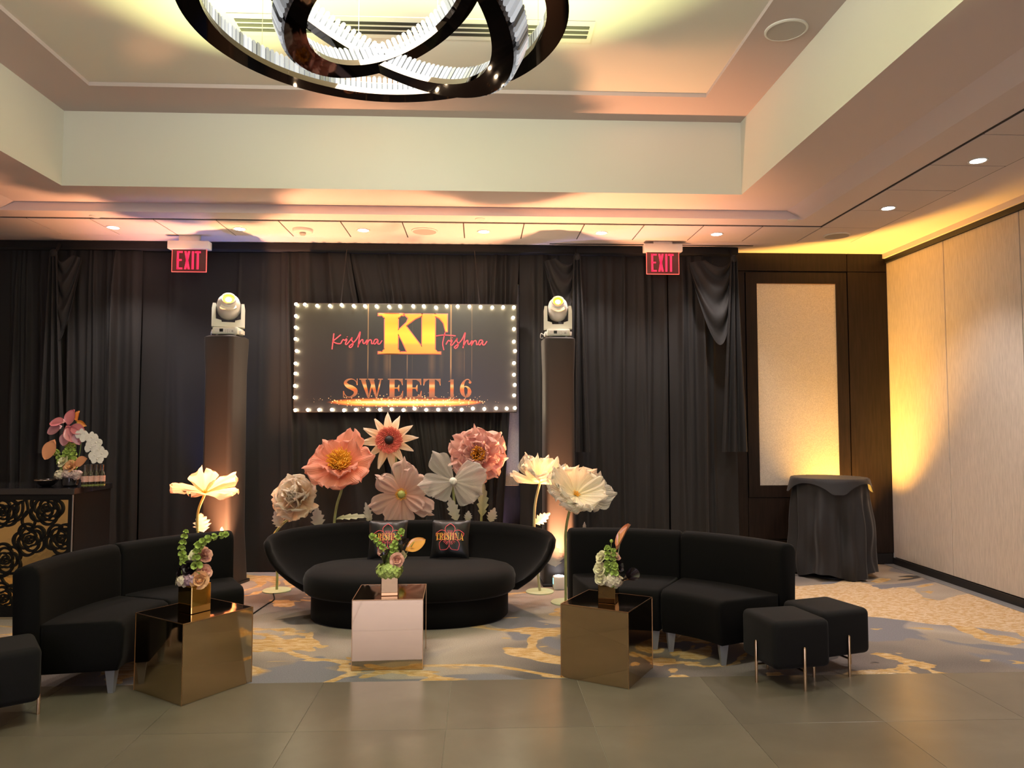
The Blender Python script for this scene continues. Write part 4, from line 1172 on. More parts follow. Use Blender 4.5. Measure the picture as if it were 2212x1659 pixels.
def petal_fn(L, W, a0, a1, cup=0.0, ruf=0.0, rf=3, crk=0.0, tipk=.22, seed=0, prof='poppy', jag=0.0, r0=0.0):
    """petal sheet in a flower frame: x outward, y across, z along the flower axis"""
    ph = seed * 1.7

    def f(u, v):
        b_ = v * 2 - 1
        if prof == 'poppy': wd = W * (.10 + .90 * math.sin(min(1, u * 1.05) * PI * .5) ** 1.1) * (max(0, 1 - (max(0, u - .78) / .23) ** 3)) ** .5
        elif prof == 'long': wd = W * (math.sin(PI * (.16 + .80 * u)) ** .6) * (1 - .25 * u)
        elif prof == 'round': wd = W * (.25 + .75 * math.sin(PI * (.08 + .62 * u)))
        else: wd = W * (.5 + .5 * math.sin(PI * u))
        Lr = L * (1 - tipk * b_ * b_ + jag * math.sin(5 * b_ + ph) * .65 + jag * .4 * math.sin(12 * b_ + ph * 2))
        steps = 10; x = z = 0.0; k = max(1, int(steps * u + .5)); du = u / k
        for i in range(k):
            al = a0 + (a1 - a0) * ((i + .5) * du); x += math.cos(al) * Lr * du; z += math.sin(al) * Lr * du
        y = b_ * wd * (1 + jag * 1.2 * math.sin(9 * u + ph) * u)
        z += cup * b_ * b_ * wd
        z += ruf * u * u * math.sin(rf * b_ * PI + ph) + ruf * .5 * u ** 3 * math.sin(rf * 2.3 * b_ * PI + ph * 3)
        z += crk * u * math.sin(11 * b_ + ph) * .5
        x += ruf * .4 * u * math.cos(rf * b_ * PI * 1.3 + ph)
        return Vector((x + r0, y, z))
    return f


def add_petal(mb, f, phi, B, o, nu=7, nv=6):
    Rz = Matrix.Rotation(phi, 3, 'Z'); mb.grid(lambda u, v: o + B @ (Rz @ f(u, v)), nu, nv)


def rose(o, d, r, seed=0):
    mb = MB(); B = basis(d, seed); o = Vector(o); rnd = random.Random(seed)
    for n, s, a0, a1, k in ((3, .45, 1.35, 1.75, .0), (4, .68, 1.15, 1.5, .02), (5, .88, .85, 1.1, .04), (5, 1.05, .45, .45, .05)):
        for i in range(n):
            add_petal(mb, petal_fn(r * s * 1.0, r * s * .62, a0, a1 - rnd.uniform(0, .3), -.15, r * .05, 2, 0, .2, rnd.random() * 9, 'round', r0=r * .05), 2 * PI * (i + rnd.uniform(-.1, .1)) / n + s * 3, B, o - B @ Vector((0, 0, r * .35)), 5, 4)
    mb.ball(o - B @ Vector((0, 0, r * .1)), r * .22, 8, 6)
    return mb


def hydrangea(o, rx, rz, n, seed=0, fr=.016):
    mb = MB(); rnd = random.Random(seed); o = Vector(o)
    mb.ball(o, rx * .75, 12, 8, (1, 1, rz / rx))
    for k in range(n):
        z = 1 - 1.75 * (k + .5) / n; a = k * 2.39996; q = math.sqrt(max(0, 1 - z * z))
        d = Vector((q * math.cos(a), q * math.sin(a), z)); pos = o + Vector((d.x * rx, d.y * rx, d.z * rz)) * rnd.uniform(.86, 1.04)
        B = basis(d + Vector((rnd.uniform(-.3, .3), rnd.uniform(-.3, .3), rnd.uniform(-.3, .3))), rnd.random() * 3)
        for i in range(4): add_petal(mb, petal_fn(fr, fr * .55, .25, -.1, .2, 0, 2, 0, .3, 0, 'round'), i * PI / 2, B, pos, 2, 2)
    return mb


def bells(path, r0, n, seed=0):
    mb = MB(); P = cr(path, 10); rnd = random.Random(seed); mb.tube(P, .0028, 5)
    for k in range(n):
        u = .12 + .88 * k / (n - 1); i = min(len(P) - 2, int(u * (len(P) - 1))); t = (P[i + 1] - P[i]).normalized(); r = r0 * (.86 - .38 * u) * rnd.uniform(.85, 1.15)
        for j in range(5):
            a = j * PI * .4 + k * .8; B0 = basis(t); d = (B0 @ Vector((math.cos(a), math.sin(a), .45))).normalized()
            B = basis(d); q = P[i]
            mb.lathe([(r * .12, 0), (r * .34, r * .30), (r * .50, r * .70), (r * .80, r * 1.0), (r * .60, r * .86), (r * .36, r * .50), (r * .12, r * .22)], 8, B, q)
    return mb


def heart_leaf(o, d, nrm, L, W, curl=.1):
    """anthurium spathe: heart outline, point along d, face toward nrm"""
    o, d, n_ = Vector(o), Vector(d).normalized(), Vector(nrm).normalized(); s = d.cross(n_).normalized(); n_ = s.cross(d)

    def f(u, v):
        b_ = v * 2 - 1
        th = PI * u
        wd = W * (math.sin(th) ** .55) * (1 - .30 * u) ; lob = -.16 * L * math.exp(-((abs(b_) - .6) / .35) ** 2) * (1 - u) ** 2
        return o + d * (L * (u - .18) + lob) + s * (b_ * wd) + n_ * (curl * L * (b_ * b_ * .6 - (u - .4) ** 2 * 1.2))
    def g(u, v): return f(u, v) - n_ * .0025
    m = MB(); m.grid(f, 12, 10); m.grid(g, 12, 10); return m


def calla(o, d, r, L):
    B = basis(d); o = Vector(o); m = MB()
    def f(u, v):
        a = v * 2 * PI * 1.08; rr = r * (.18 + .82 * u ** 1.6) * (1 + .25 * u * math.cos(a))
        return o + B @ Vector((rr * math.cos(a), rr * math.sin(a), L * (u + .25 * u * u * math.cos(a))))
    m.grid(f, 10, 18); return m


def orchid(o, d, r, seed=0):
    B = basis(d, 0); o = Vector(o); m = MB()
    for i, (a, w_) in enumerate(((0, .62), (PI, .62), (PI / 2, .36), (PI * 1.22, .34), (-PI * .22, .34))):
        add_petal(m, petal_fn(r, r * w_, .15, -.15, .1, r * .04, 2, 0, .25, i + seed, 'round'), a, B, o, 5, 5)
    m.ball(o + B @ Vector((0, 0, r * .12)), r * .16, 8, 6); return m


def arrangement(cube, lx, ly, rot, wv, hv, label, vase_mat, items, z0):
    t_, c, ang, s = cube
    q = Vector((c.x, c.y)) + Matrix.Rotation(ang, 2) @ Vector((lx, ly))
    t = thing('flower_arrangement', (q.x, q.y, z0), label, 'flowers', 0, None)
    v = MB(); h = wv / 2
    Rz = Matrix.Rotation(rot, 4, 'Z')
    v.rbox(-h, h, -h, h, 0, hv - .004, .003, 1, Rz)
    ve = v.build('vase', vase_mat, t, smooth=False)
    m = MB()
    for q_ in ((-h, h, -h, -h + .006), (-h, h, h - .006, h), (-h, -h + .006, -h + .006, h - .006), (h - .006, h, -h + .006, h - .006)): m.rbox(q_[0], q_[1], q_[2], q_[3], hv - .004, hv, .001, 1, Rz)
    m.build('rim', vase_mat, ve, smooth=False)
    for it in items:
        it[1]().build(it[0], it[2], t, angle=60)
    return t


# items are laid out in vase-local metres: x across, y away, z up from the table
V = Vector
stemf = lambda a, b: (lambda: MB().tube(cr([a, ((a[0] + b[0]) / 2, (a[1] + b[1]) / 2, (a[2] + b[2]) / 2 + .01), b], 5), .003, 5))
hv = .155
itL = [('hydrangea', lambda: hydrangea((-.045, -.02, hv + .022), .052, .036, 60, 1, .013), 'hydrangea_white'),
       ('hydrangea', lambda: hydrangea((-.010, -.035, hv + .030), .045, .034, 50, 2, .013), 'hydrangea_mauve'),
       ('carnation', lambda: rose((.045, -.055, hv + .030), (.3, -1, .2), .052, 3), 'rose_peach'),
       ('rose', lambda: rose((.062, -.02, hv + .070), (.6, -.7, .4), .045, 4), 'rose_blush'),
       ('dark_rose', lambda: rose((-.020, -.045, hv + .095), (-.2, -1, .3), .045, 5), 'rose_black'),
       ('dark_rose', lambda: rose((-.085, -.01, hv + .065), (-1, -.5, .2), .040, 6), 'rose_black'),
       ('rose', lambda: rose((.055, .0, hv + .165), (.7, -.5, .4), .048, 7), 'rose_blush'),
       ('rose', lambda: rose((-.005, .01, hv + .160), (-.1, -.8, .6), .042, 8), 'rose_cream'),
       ('bells_of_ireland', lambda: bells([(-.03, 0, hv), (-.055, -.01, hv + .12), (-.075, -.01, hv + .20), (-.052, -.01, hv + .30)], .030, 9, 1), 'bell_green'),
       ('bells_of_ireland', lambda: bells([(.02, -.02, hv), (.022, -.04, hv + .13), (.035, -.05, hv + .22), (.10, -.05, hv + .265), (.19, -.05, hv + .285)], .032, 10, 2), 'bell_green')]
arrangement(cubes[0], -.02, -.02, cubes[0][2] + .02, .125, hv, 'gold vase with blush roses, green bells and orange bloom on left cube', 'gold_mirror', itL, .4305)
hv = .125
itC = [('hydrangea', lambda: hydrangea((.0, -.03, hv + .030), .085, .052, 120, 11, .015), 'hydrangea_green'),
       ('rose', lambda: rose((.050, -.070, hv + .100), (.2, -1, .2), .046, 12), 'rose_blush'),
       ('rose', lambda: rose((-.055, -.02, hv + .150), (-.6, -.7, .3), .036, 13), 'rose_blush'),
       ('rose', lambda: rose((.072, -.02, hv + .125), (.4, -.5, .7), .036, 14), 'rose_cream'),
       ('dark_calla', lambda: calla((-.030, -.05, hv + .075), (-.05, -.35, 1), .034, .075), 'calla_black'),
       ('dark_calla', lambda: calla((.065, -.01, hv + .135), (.1, -.3, 1), .040, .075), 'calla_black'),
       ('bells_of_ireland', lambda: bells([(-.01, 0, hv), (-.03, -.02, hv + .14), (-.075, -.02, hv + .20), (-.115, -.02, hv + .245)], .032, 8, 4), 'bell_green'),
       ('bells_of_ireland', lambda: bells([(.01, 0, hv), (.02, -.03, hv + .10), (.03, -.03, hv + .19), (.075, -.02, hv + .275)], .034, 10, 5), 'bell_green'),
       ('anthurium', lambda: heart_leaf((.135, -.05, hv + .175), (.9, 0, .48), (-.25, -1, .35), .125, .048), 'anthurium_orange'),
       ('spadix', lambda: MB().tube([(.135, -.058, hv + .18), (.158, -.085, hv + .215)], [.005, .003], 6), 'spadix'),
       ('stem', stemf((.07, -.03, hv + .05), (.125, -.045, hv + .165)), 'stem_green')]
arrangement(cubes[1], .0, -.07, cubes[1][2] + .03, .105, hv, 'bronze vase with lime hydrangea and orange anthurium on centre cube', 'bronze_vase', itC, .4255)
hv = .105
itR = [('hydrangea', lambda: hydrangea((.020, -.035, hv + .028), .062, .042, 80, 21, .015), 'hydrangea_white'),
       ('rose', lambda: rose((-.055, -.035, hv + .040), (-.6, -.8, .1), .040, 22), 'rose_cream'),
       ('rose', lambda: rose((-.058, -.02, hv + .095), (-.7, -.6, .3), .045, 23), 'rose_cream'),
       ('rose', lambda: rose((-.048, -.01, hv + .165), (-.7, -.4, .5), .042, 24), 'rose_cream'),
       ('rose', lambda: rose((.045, .01, hv + .165), (.3, -.5, .8), .036, 25), 'rose_blush'),
       ('dark_calla', lambda: calla((.075, -.05, hv + .03), (.5, -.6, .5), .038, .085), 'calla_black'),
       ('dark_rose', lambda: rose((.062, -.02, hv + .115), (.6, -.6, .4), .042, 26), 'rose_black'),
       ('bells_of_ireland', lambda: bells([(-.005, -.02, hv), (-.01, -.035, hv + .10), (-.010, -.03, hv + .23)], .030, 11, 6), 'bell_green'),
       ('bells_of_ireland', lambda: bells([(.01, -.02, hv), (.025, -.035, hv + .10), (.028, -.03, hv + .21)], .028, 10, 7), 'bell_green'),
       ('bells_of_ireland', lambda: bells([(.02, -.05, hv), (.025, -.07, hv + .06), (.030, -.07, hv + .125)], .034, 6, 8), 'bell_green'),
       ('seed_pod', lambda: MB().ball((.020, 0, hv + .255), .011, 10, 8).tube([(.01, 0, hv + .1), (.020, 0, hv + .25)], .0015, 5), 'bell_green'),
       ('anthurium', lambda: heart_leaf((.070, -.01, hv + .25), (.45, 0, .9), (-.9, -.5, .45), .15, .034, .25), 'anthurium_peach'),
       ('spadix', lambda: MB().tube([(.064, -.02, hv + .24), (.060, -.03, hv + .31)], [.004, .0025], 6), 'spadix'),
       ('stem', stemf((.05, 0, hv + .1), (.068, -.01, hv + .235)), 'stem_pale')]
arrangement(cubes[2], .02, -.03, cubes[2][2] + .15, .105, hv, 'bronze vase with cream roses and upright anthurium on right cube', 'bronze_vase', itR, .4305)

# ------------------------------------------------------------------ giant standing flowers
def leaf_sheet(o, d, nrm, L, W, teeth=5, curl=.15, seed=0):
    o, d, n_ = Vector(o), Vector(d).normalized(), Vector(nrm).normalized(); s = d.cross(n_).normalized(); n_ = s.cross(d)

    def f(u, v):
        b_ = v * 2 - 1
        saw = ((u * teeth) % 1.0)
        wd = W * (math.sin(PI * (.06 + .90 * u)) ** .8) * (.55 + .45 * saw) * (1 - .55 * u * u) if 0 < u < 1 else W * .05
        return o + d * (L * (u + .05 * abs(b_) * (1 - u))) + s * (b_ * wd) + n_ * (curl * L * (abs(b_) * .35 - u * u * .6 + .04 * math.sin(6 * b_ + seed)))
    return MB().grid(f, teeth * 5, 8)


def giant_flower(name, label, base, head, axis, layers, stem, leaves, core, plate=True, stem_mat='stem_green', seed=0, roll=0):
    base = Vector((base[0], base[1], 0)); t = thing(name, base, label, 'flower', group='giant paper flowers on stands')
    head = Vector(head) - base; B = basis(axis, roll); rnd = random.Random(seed)
    for L in layers:
        n = L['n']
        for i in range(n):
            k = dict(L['p']); L_, W_ = k.pop('L') * rnd.uniform(.9, 1.1), k.pop('W') * rnd.uniform(.9, 1.1)
            if 'skip' in L and i in L['skip']: continue
            a0 = k.pop('a0') + rnd.uniform(-.12, .12); a1 = k.pop('a1') + rnd.uniform(-.2, .2)
            m = MB(); phi = L.get('ph', 0) + 2 * PI * (i + rnd.uniform(-.12, .12)) / n
            if 'phis' in L: phi = L['phis'][i]
            add_petal(m, petal_fn(L_, W_, a0, a1, seed=rnd.random() * 20, **k), phi, B, head + B @ Vector((0, 0, L.get('z', 0))), 16, 14)
            m.build('petal', L['m'], t, angle=180)
    core(t, head, B)
    pts = [Vector((0, 0, .012))] + [Vector(q) - base for q in stem] + [head - B @ Vector((0, 0, .01))]
    MB().tube(cr(pts, 8), .0115, 8).build('stem', stem_mat, t)
    if plate: MB().lathe([(.001, 0), (.125, 0), (.125, .008), (.12, .012), (.001, .012)], 32).build('base_plate', 'plate_green', t)
    for (o, d, n_, L_, W_, mt) in leaves:
        leaf_sheet(Vector(o) - base, d, n_, L_, W_, 5, .15, rnd.random() * 9).build('leaf', mt, t, angle=180)
    return t


def stamens(n, r0, r1, hgt, mat, seed=0, rad=.0028, core=None, cm=None):
    def g(t, head, B):
        rnd = random.Random(seed); m = MB()
        for k in range(n):
            a = k * 2.39996; q = r0 + (r1 - r0) * math.sqrt((k + .5) / n); h = hgt * rnd.uniform(.7, 1.1)
            p0 = Vector((q * .4 * math.cos(a), q * .4 * math.sin(a), 0)); p1 = Vector((q * .9 * math.cos(a + .1), q * .9 * math.sin(a + .1), h * .7)); p2 = Vector((q * 1.15 * math.cos(a + .3), q * 1.15 * math.sin(a + .3), h))
            m.tube([head + B @ p0, head + B @ p1, head + B @ p2], [rad * .7, rad, rad * 1.3], 5)
        m.build('stamens', mat, t)
        if core: MB().ball(head + B @ Vector((0, 0, core * .6)), core, 16, 10).build('flower_core', cm, t)
    return g


def petals(n, L, W, a0, a1, m, **k):
    lay = {kk: k.pop(kk) for kk in ('ph', 'z', 'skip', 'phis') if kk in k}
    return dict(n=n, m=m, p=dict(L=L, W=W, a0=a0, a1=a1, **k), **lay)


TOCAM = Vector((0, -1, 0))
def at(px, py, y): return PY(px, py, y)


S = 6.75 / 1600            # metres per photo pixel at the flower row
# 1 peach side-on flower behind the left sofa
Y = 6.62; h = at(442, 1066, Y)
giant_flower('giant_flower', 'giant peach paper flower seen from the side, beside left tower', at(430, 1240, Y)[:2], h, (.10, -.30, 1),
             [petals(5, 68 * S, 30 * S, .55, .15, 'petal_peach', cup=-.1, ruf=.02, rf=2.5, crk=.012, jag=.10, tipk=.10, phis=[-.25, .75, 2.0, 3.3, 4.6])],
             [at(428, 1170, Y), at(427, 1110, Y)],
             [(at(440, 1150, Y), (-.2, 0, 1), (0, -1, .2), 40 * S, 24 * S, 'petal_leaf'), (at(484, 1180, Y), (-.15, 0, 1), (0, -1, .1), 40 * S, 17 * S, 'petal_leaf')],
             stamens(10, .0, .02, .03, 'pollen', 1), seed=2)
# 2 cream peony
Y = 6.72; h = at(640, 1075, Y)
giant_flower('giant_flower', 'giant cream paper peony with cupped ruffled petals on bent stem', at(598, 1264, 6.83)[:2], h, (-.12, -1, .32),
             [petals(6, 58 * S, 34 * S, .25, .75, 'petal_cream', cup=-.15, ruf=.022, rf=2, tipk=.15, z=-.06),
              petals(6, 52 * S, 32 * S, .55, 1.2, 'petal_cream', cup=-.15, ruf=.02, rf=2, tipk=.12, z=-.03, ph=.5),
              petals(5, 44 * S, 27 * S, .9, 1.75, 'petal_cream', cup=-.2, ruf=.02, rf=2.4, tipk=.12, ph=.2),
              petals(4, 34 * S, 20 * S, 1.15, 2.1, 'petal_cream', cup=-.2, ruf=.018, rf=2, tipk=.1, z=.02, ph=.9), petals(3, 26 * S, 15 * S, 1.3, 2.2, 'petal_cream', ruf=.015, rf=2, z=.04)],
             [at(598, 1225, 6.83), at(586, 1170, 6.82), at(612, 1130, 6.81), at(645, 1108, 6.80)],
             [(at(607, 1140, 6.80), (-.4, 0, 1), (.2, -1, .1), 38 * S, 17 * S, 'petal_leaf'), (at(690, 1145, 6.82), (-.15, 0, 1), (0, -1, .1), 52 * S, 20 * S, 'petal_leaf')],
             stamens(6, 0, .02, .02, 'pollen', 2), seed=5)
# 3 coral poppy
Y = 6.70; h = at(737, 1008, Y)
giant_flower('giant_flower', 'giant coral paper poppy with fringed yellow centre', at(722, 1258, 6.83)[:2], h, (-.03, -.80, .62),
             [petals(6, 78 * S, 36 * S, .30, .25, 'petal_coral', cup=-.1, ruf=.022, rf=2.5, crk=.008, jag=.05, tipk=.14, ph=.3),
              petals(4, 56 * S, 30 * S, .62, .60, 'petal_coral', cup=-.1, ruf=.022, rf=2.5, crk=.008, jag=.05, tipk=.12, ph=.9, z=.01)],
             [at(722, 1180, 6.83), at(722, 1130, 6.83), at(728, 1090, 6.82), at(738, 1055, 6.80)],
             [(at(726, 1122, 6.8), (1, 0, .12), (0, -.6, 1), 76 * S, 14 * S, 'petal_leaf_green')],
             stamens(190, .02, .10, .135, 'pollen', 3, .0032, .045, 'pollen'), seed=8)
# 4 star daisy
Y = 7.12; h = at(841, 951, Y)
giant_flower('giant_flower', 'giant pale star daisy with coral fringe and black heart', at(858, 1250, 7.17)[:2], h, (.02, -1, .10),
             [petals(12, 62 * S, 10.5 * S, .12, -.35, 'petal_star', prof='long', cup=.6, ruf=.020, rf=1, tipk=.1, ph=.1, r0=.02)],
             [at(858, 1150, 7.17), at(852, 1060, 7.17), at(856, 1000, 7.17)], [(at(850, 1080, 7.17), (-.6, 0, .75), (0, -1, .1), 66 * S, 8 * S, 'petal_leaf')],
             stamens(230, .03, .115, .035, 'coral_fuzz', 4, .0034, .042, 'core_black'), seed=11)
# 5 blush organza flower
Y = 6.78; h = at(868, 1068, Y)
giant_flower('giant_flower', 'giant blush organza flower with green button centre', at(872, 1250, 6.84)[:2], h, (-.05, -1, .12),
             [petals(6, 72 * S, 24 * S, .20, -.10, 'petal_blush', cup=-.15, ruf=.025, rf=2.5, crk=.015, tipk=.10, jag=.08, ph=.5, prof='poppy'),
              petals(4, 60 * S, 20 * S, .35, .1, 'petal_blush', cup=-.1, ruf=.025, rf=2.5, crk=.015, tipk=.10, jag=.08, ph=1.0, z=.01)],
             [at(872, 1190, 6.84), at(876, 1130, 6.84)], [(at(800, 1130, 6.72), (-.25, 0, 1), (0, -1, .1), 45 * S, 12 * S, 'petal_leaf')],
             stamens(34, .03, .05, .03, 'pollen', 5, .0032, .036, 'core_green'), seed=14)
# 6 sheer white butterfly flower
Y = 6.66; h = at(979, 1040, Y)
giant_flower('giant_flower', 'giant sheer white flower of four fan petals and white ball', at(982, 1250, 6.78)[:2], h, (.0, -1, .16),
             [petals(4, 74 * S, 27 * S, .18, .0, 'petal_organza', cup=-.1, ruf=.018, rf=2, crk=.02, tipk=.14, jag=.03, phis=[.28, 2.20, 3.30, 5.85]),
              petals(3, 58 * S, 22 * S, .12, -.1, 'petal_organza', cup=-.1, ruf=.018, rf=2, crk=.02, tipk=.14, jag=.03, phis=[.62, 3.85, 5.45], z=-.01)],
             [at(982, 1200, 6.78), at(984, 1120, 6.78), at(980, 1070, 6.76)],
             [(at(988, 1126, 6.66), (-.35, 0, 1), (0, -1, .1), 56 * S, 17 * S, 'petal_leaf'), (at(1010, 1126, 6.66), (.1, 0, 1), (0, -1, .1), 22 * S, 12 * S, 'petal_leaf')],
             lambda t, head, B: MB().ball(head + B @ Vector((0, 0, .03)), .034, 16, 10).build('flower_core', 'core_white', t), stem_mat='stem_green', seed=17)
# 7 pink peony
Y = 6.98; h = at(1034, 986, Y)
giant_flower('giant_flower', 'giant pink paper peony with orange stamens behind sheer flower', at(1042, 1250, 7.08)[:2], h, (-.05, -1, .22),
             [petals(7, 66 * S, 32 * S, .15, .25, 'petal_pink', cup=-.1, ruf=.045, rf=2.5, crk=.01, jag=.06, tipk=.10, z=-.03),
              petals(7, 58 * S, 28 * S, .5, .75, 'petal_pink', cup=-.1, ruf=.045, rf=2.5, crk=.01, jag=.06, tipk=.10, ph=.4),
              petals(6, 46 * S, 22 * S, .85, 1.1, 'petal_pink', cup=-.1, ruf=.03, rf=2.5, crk=.01, jag=.06, tipk=.10, ph=.1),
              petals(4, 36 * S, 17 * S, 1.1, 1.4, 'petal_pink', ruf=.03, rf=2.5, jag=.06, phis=[.6, 2.2, 3.1, 5.6])],
             [at(1040, 1180, 7.08), at(1040, 1110, 7.08), at(1042, 1050, 7.08)],
             [(at(1041, 1118, 7.04), (.06, 0, 1), (0, -1, .1), 76 * S, 17 * S, 'petal_leaf_green'), (at(1058, 1128, 7.04), (.35, 0, 1), (0, -1, .1), 34 * S, 16 * S, 'petal_leaf')],
             stamens(90, .01, .060, .17, 'pollen_deep', 7, .0042), seed=21)
# 8 ivory poppy seen from the side
Y = 6.56; h = at(1166, 1044, Y)
giant_flower('giant_flower', 'giant ivory organza poppy glowing side on, by the right tower', at(1166, 1266, 6.68)[:2], h, (.18, -.42, 1),
             [petals(6, 66 * S, 33 * S, .85, .75, 'petal_ivory', cup=-.2, ruf=.018, rf=2.5, crk=.03, jag=.05, tipk=.16, ph=.4),
              petals(5, 70 * S, 35 * S, .70, .70, 'petal_veil', cup=-.15, ruf=.018, rf=2.5, crk=.02, jag=.03, tipk=.14, ph=.9),
              petals(2, 62 * S, 22 * S, .30, .2, 'petal_ivory', ruf=.02, rf=2, jag=.05, phis=[2.9, -.2])],
             [at(1160, 1220, 6.68), at(1154, 1150, 6.66), at(1156, 1090, 6.64)],
             [(at(1155, 1132, 6.66), (.7, 0, .5), (0, -1, .4), 40 * S, 16 * S, 'petal_leaf'), (at(1200, 1225, 6.62), (-.12, 0, 1), (-.6, -1, .1), 50 * S, 30 * S, 'petal_veil')],
             stamens(30, 0, .03, .05, 'pollen', 8), seed=25, stem_mat='stem_pale')
# 9 white-green organza flower
Y = 6.16; h = at(1244, 1070, Y)
giant_flower('giant_flower', 'giant milky white organza flower above the right curved sofa', at(1222, 1262, 6.28)[:2], h, (.22, -.55, .72),
             [petals(6, 63 * S, 34 * S, .40, .55, 'petal_ivory', cup=-.1, ruf=.016, rf=3, crk=.03, jag=.05, tipk=.15, ph=.2),
              petals(6, 72 * S, 37 * S, .28, .40, 'petal_veil', cup=-.1, ruf=.014, rf=3, crk=.02, jag=.02, tipk=.12, ph=.6),
              petals(3, 40 * S, 20 * S, .2, -1.3, 'petal_ivory', ruf=.02, rf=2, jag=.05, phis=[3.6, 4.6, 5.4])],
             [at(1222, 1200, 6.28), at(1222, 1150, 6.26), at(1230, 1105, 6.20)], [(at(1262, 1145, 6.24), (.05, 0, 1), (0, -1, .1), 16 * S, 5 * S, 'petal_leaf')],
             stamens(20, 0, .03, .03, 'pollen', 9), seed=29)

# ------------------------------------------------------------------ bar
bc = Vector(cw(-3.40, 5.78)); bang = -math.radians(1.0); BH = 1.0
bar = thing('bar_counter', (bc.x, bc.y, 0), 'black bar with gold mirrored front behind cut rose lattice', 'bar', bang)
BL, BD = 2.0, .56
MB().box(-BL, 0, .02, BD, .0, BH - .05).build('carcass', 'lattice_black', bar, smooth=False)
MB().rbox(-BL - .01, .012, -.012, BD + .01, BH - .05, BH, .004, 1).build('countertop', 'pot_black', bar, smooth=False)
MB().box(-BL + .02, -.02, .010, .0195, .10, BH - .09).build('gold_mirror_panel', 'gold_bar', bar, smooth=False)
for q in ((-BL, 0, -.004, .0095, BH - .09, BH - .0505), (-BL, 0, -.004, .0095, .02, .10), (-.035, 0, -.004, .0095, .10, BH - .09), (-BL, -BL + .035, -.004, .0095, .10, BH - .09)):
    MB().box(*q).build('lattice_border', 'lattice_black', bar, smooth=False)
MB().box(-.004, .004, -.006, .0, .02, BH - .051).build('corner_trim', 'alu', bar, smooth=False)
MB().box(-BL, 0, -.0, .02, .0, .018).build('kick_strip', 'silver_rim', bar, smooth=False)


def px_bar(px, py):
    q = PY(px, py, bc.y); v = Matrix.Rotation(-bang, 3, 'Z') @ (q - Vector((bc.x, bc.y, 0))); return v.x, v.z


fnB = lambda u, v, d: (u, d, v)
rnd = random.Random(5)
roses = [(98, 1098, .125), (62, 1166, .12), (130, 1164, .115), (8, 1211, .125), (5, 1294, .12), (2, 1107, .12), (120, 1235, .12), (70, 1270, .12)]
pos = [(*px_bar(a_, b_), r_) for a_, b_, r_ in roses] + [(-.85 - .24 * (k % 4), .22 + .21 * (k // 4) + .05 * (k % 2), .12) for k in range(16)]
clipx = lambda x: max(-BL + .03, min(-.03, x)); clipz = lambda z: max(.09, min(BH - .085, z))
for (cx_, cz_, R) in pos:
    m = MB(); ph0 = rnd.random() * 6
    for li, (rr, n, w_) in enumerate(((.95, 5, .016), (.70, 4, .014), (.46, 4, .012), (.25, 3, .010))):
        for k in range(n):
            a = ph0 + li * .7 + k * 2 * PI / n; span = 2 * PI / n * 1.25
            pts = []
            for j in range(7):
                b_ = a + span * (j / 6 - .5); q = R * rr * (.80 + .28 * math.sin(PI * j / 6)); pts.append((clipx(cx_ + q * math.cos(b_)), clipz(cz_ + q * math.sin(b_))))
            strip_prism(m, ribbon(pts, [w_ * .6, w_, w_ * 1.2, w_ * 1.3, w_ * 1.2, w_, w_ * .6], 3), fnB, -.002, .0095)
    strip_prism(m, ribbon([(clipx(cx_ + R * .08 * math.cos(a)), clipz(cz_ + R * .13 * math.sin(a))) for a in (0, 1.2, 2.4, 3.6, 4.8, 6)], [.008] * 6, 3), fnB, -.002, .0095)
    m.build('rose_cutout', 'lattice_black', bar, smooth=False)
for k in range(26):
    cx_, cz_ = -.06 - rnd.random() * (BL - .12), .14 + rnd.random() * (BH - .28); a = rnd.random() * 6; L_ = rnd.uniform(.12, .2); m = MB()
    for s in (-1, 1):
        pts = [(cx_ + L_ * (t_ - .5) * math.cos(a) - s * .05 * math.sin(PI * t_) * math.sin(a), cz_ + L_ * (t_ - .5) * math.sin(a) + s * .05 * math.sin(PI * t_) * math.cos(a)) for t_ in (0, .25, .5, .75, 1)]
        strip_prism(m, ribbon([(clipx(x), clipz(z)) for x, z in pts], [.012] * 5, 3), fnB, -.002, .0095)
    m.build('leaf_cutout', 'lattice_black', bar, smooth=False)

# things on the bar
YB1 = bc.y + .20
def bar_at(px, py, y=None):
    return PY(px, py, y or YB1)


q = PZ(152, 1050, BH); S2 = 6.0 / 1600
t = thing('bar_flowers', (q.x, q.y, BH + .0005), 'tall bar arrangement of pink anthurium, white orchids and green bells in black pot', 'flowers')
o = Vector((q.x, q.y, BH))
L = lambda px, py, dy=0: PY(px, py, q.y + dy) - o
MB().lathe([(.05, 0), (.062, .01), (.068, .07), (.062, .078), (.055, .07)], 24).build('pot', 'pot_black', t)
for px, py, r, sd, mt in ((132, 1026, .050, 31, 'hydrangea_white'), (148, 1024, .05, 32, 'hydrangea_lilac'), (166, 1027, .05, 33, 'hydrangea_lilac')):
    hydrangea(L(px, py, -.03), r, r * .8, 60, sd, .014).build('hydrangea', mt, t, angle=60)
rose(L(135, 996, -.04), (-.4, -.7, .5), .052, 34).build('rose', 'rose_cream', t, angle=60)
rose(L(150, 1007, -.05), (-.1, -.9, .5), .055, 35).build('rose', 'rose_peach', t, angle=60)
heart_leaf(L(168, 1000, -.06), (.7, -.2, .3), (.2, -1, .5), .11, .05).build('anthurium', 'anthurium_peach', t)
for pth, n, sd in ((((150, 1035), (143, 990), (148, 957)), 9, 36), (((150, 1035), (158, 1000), (157, 960)), 10, 37), (((146, 1035), (130, 995), (121, 975)), 6, 38)):
    bells([L(*p_) for p_ in pth], .038, n, sd).build('bells_of_ireland', 'bell_green', t, angle=60)
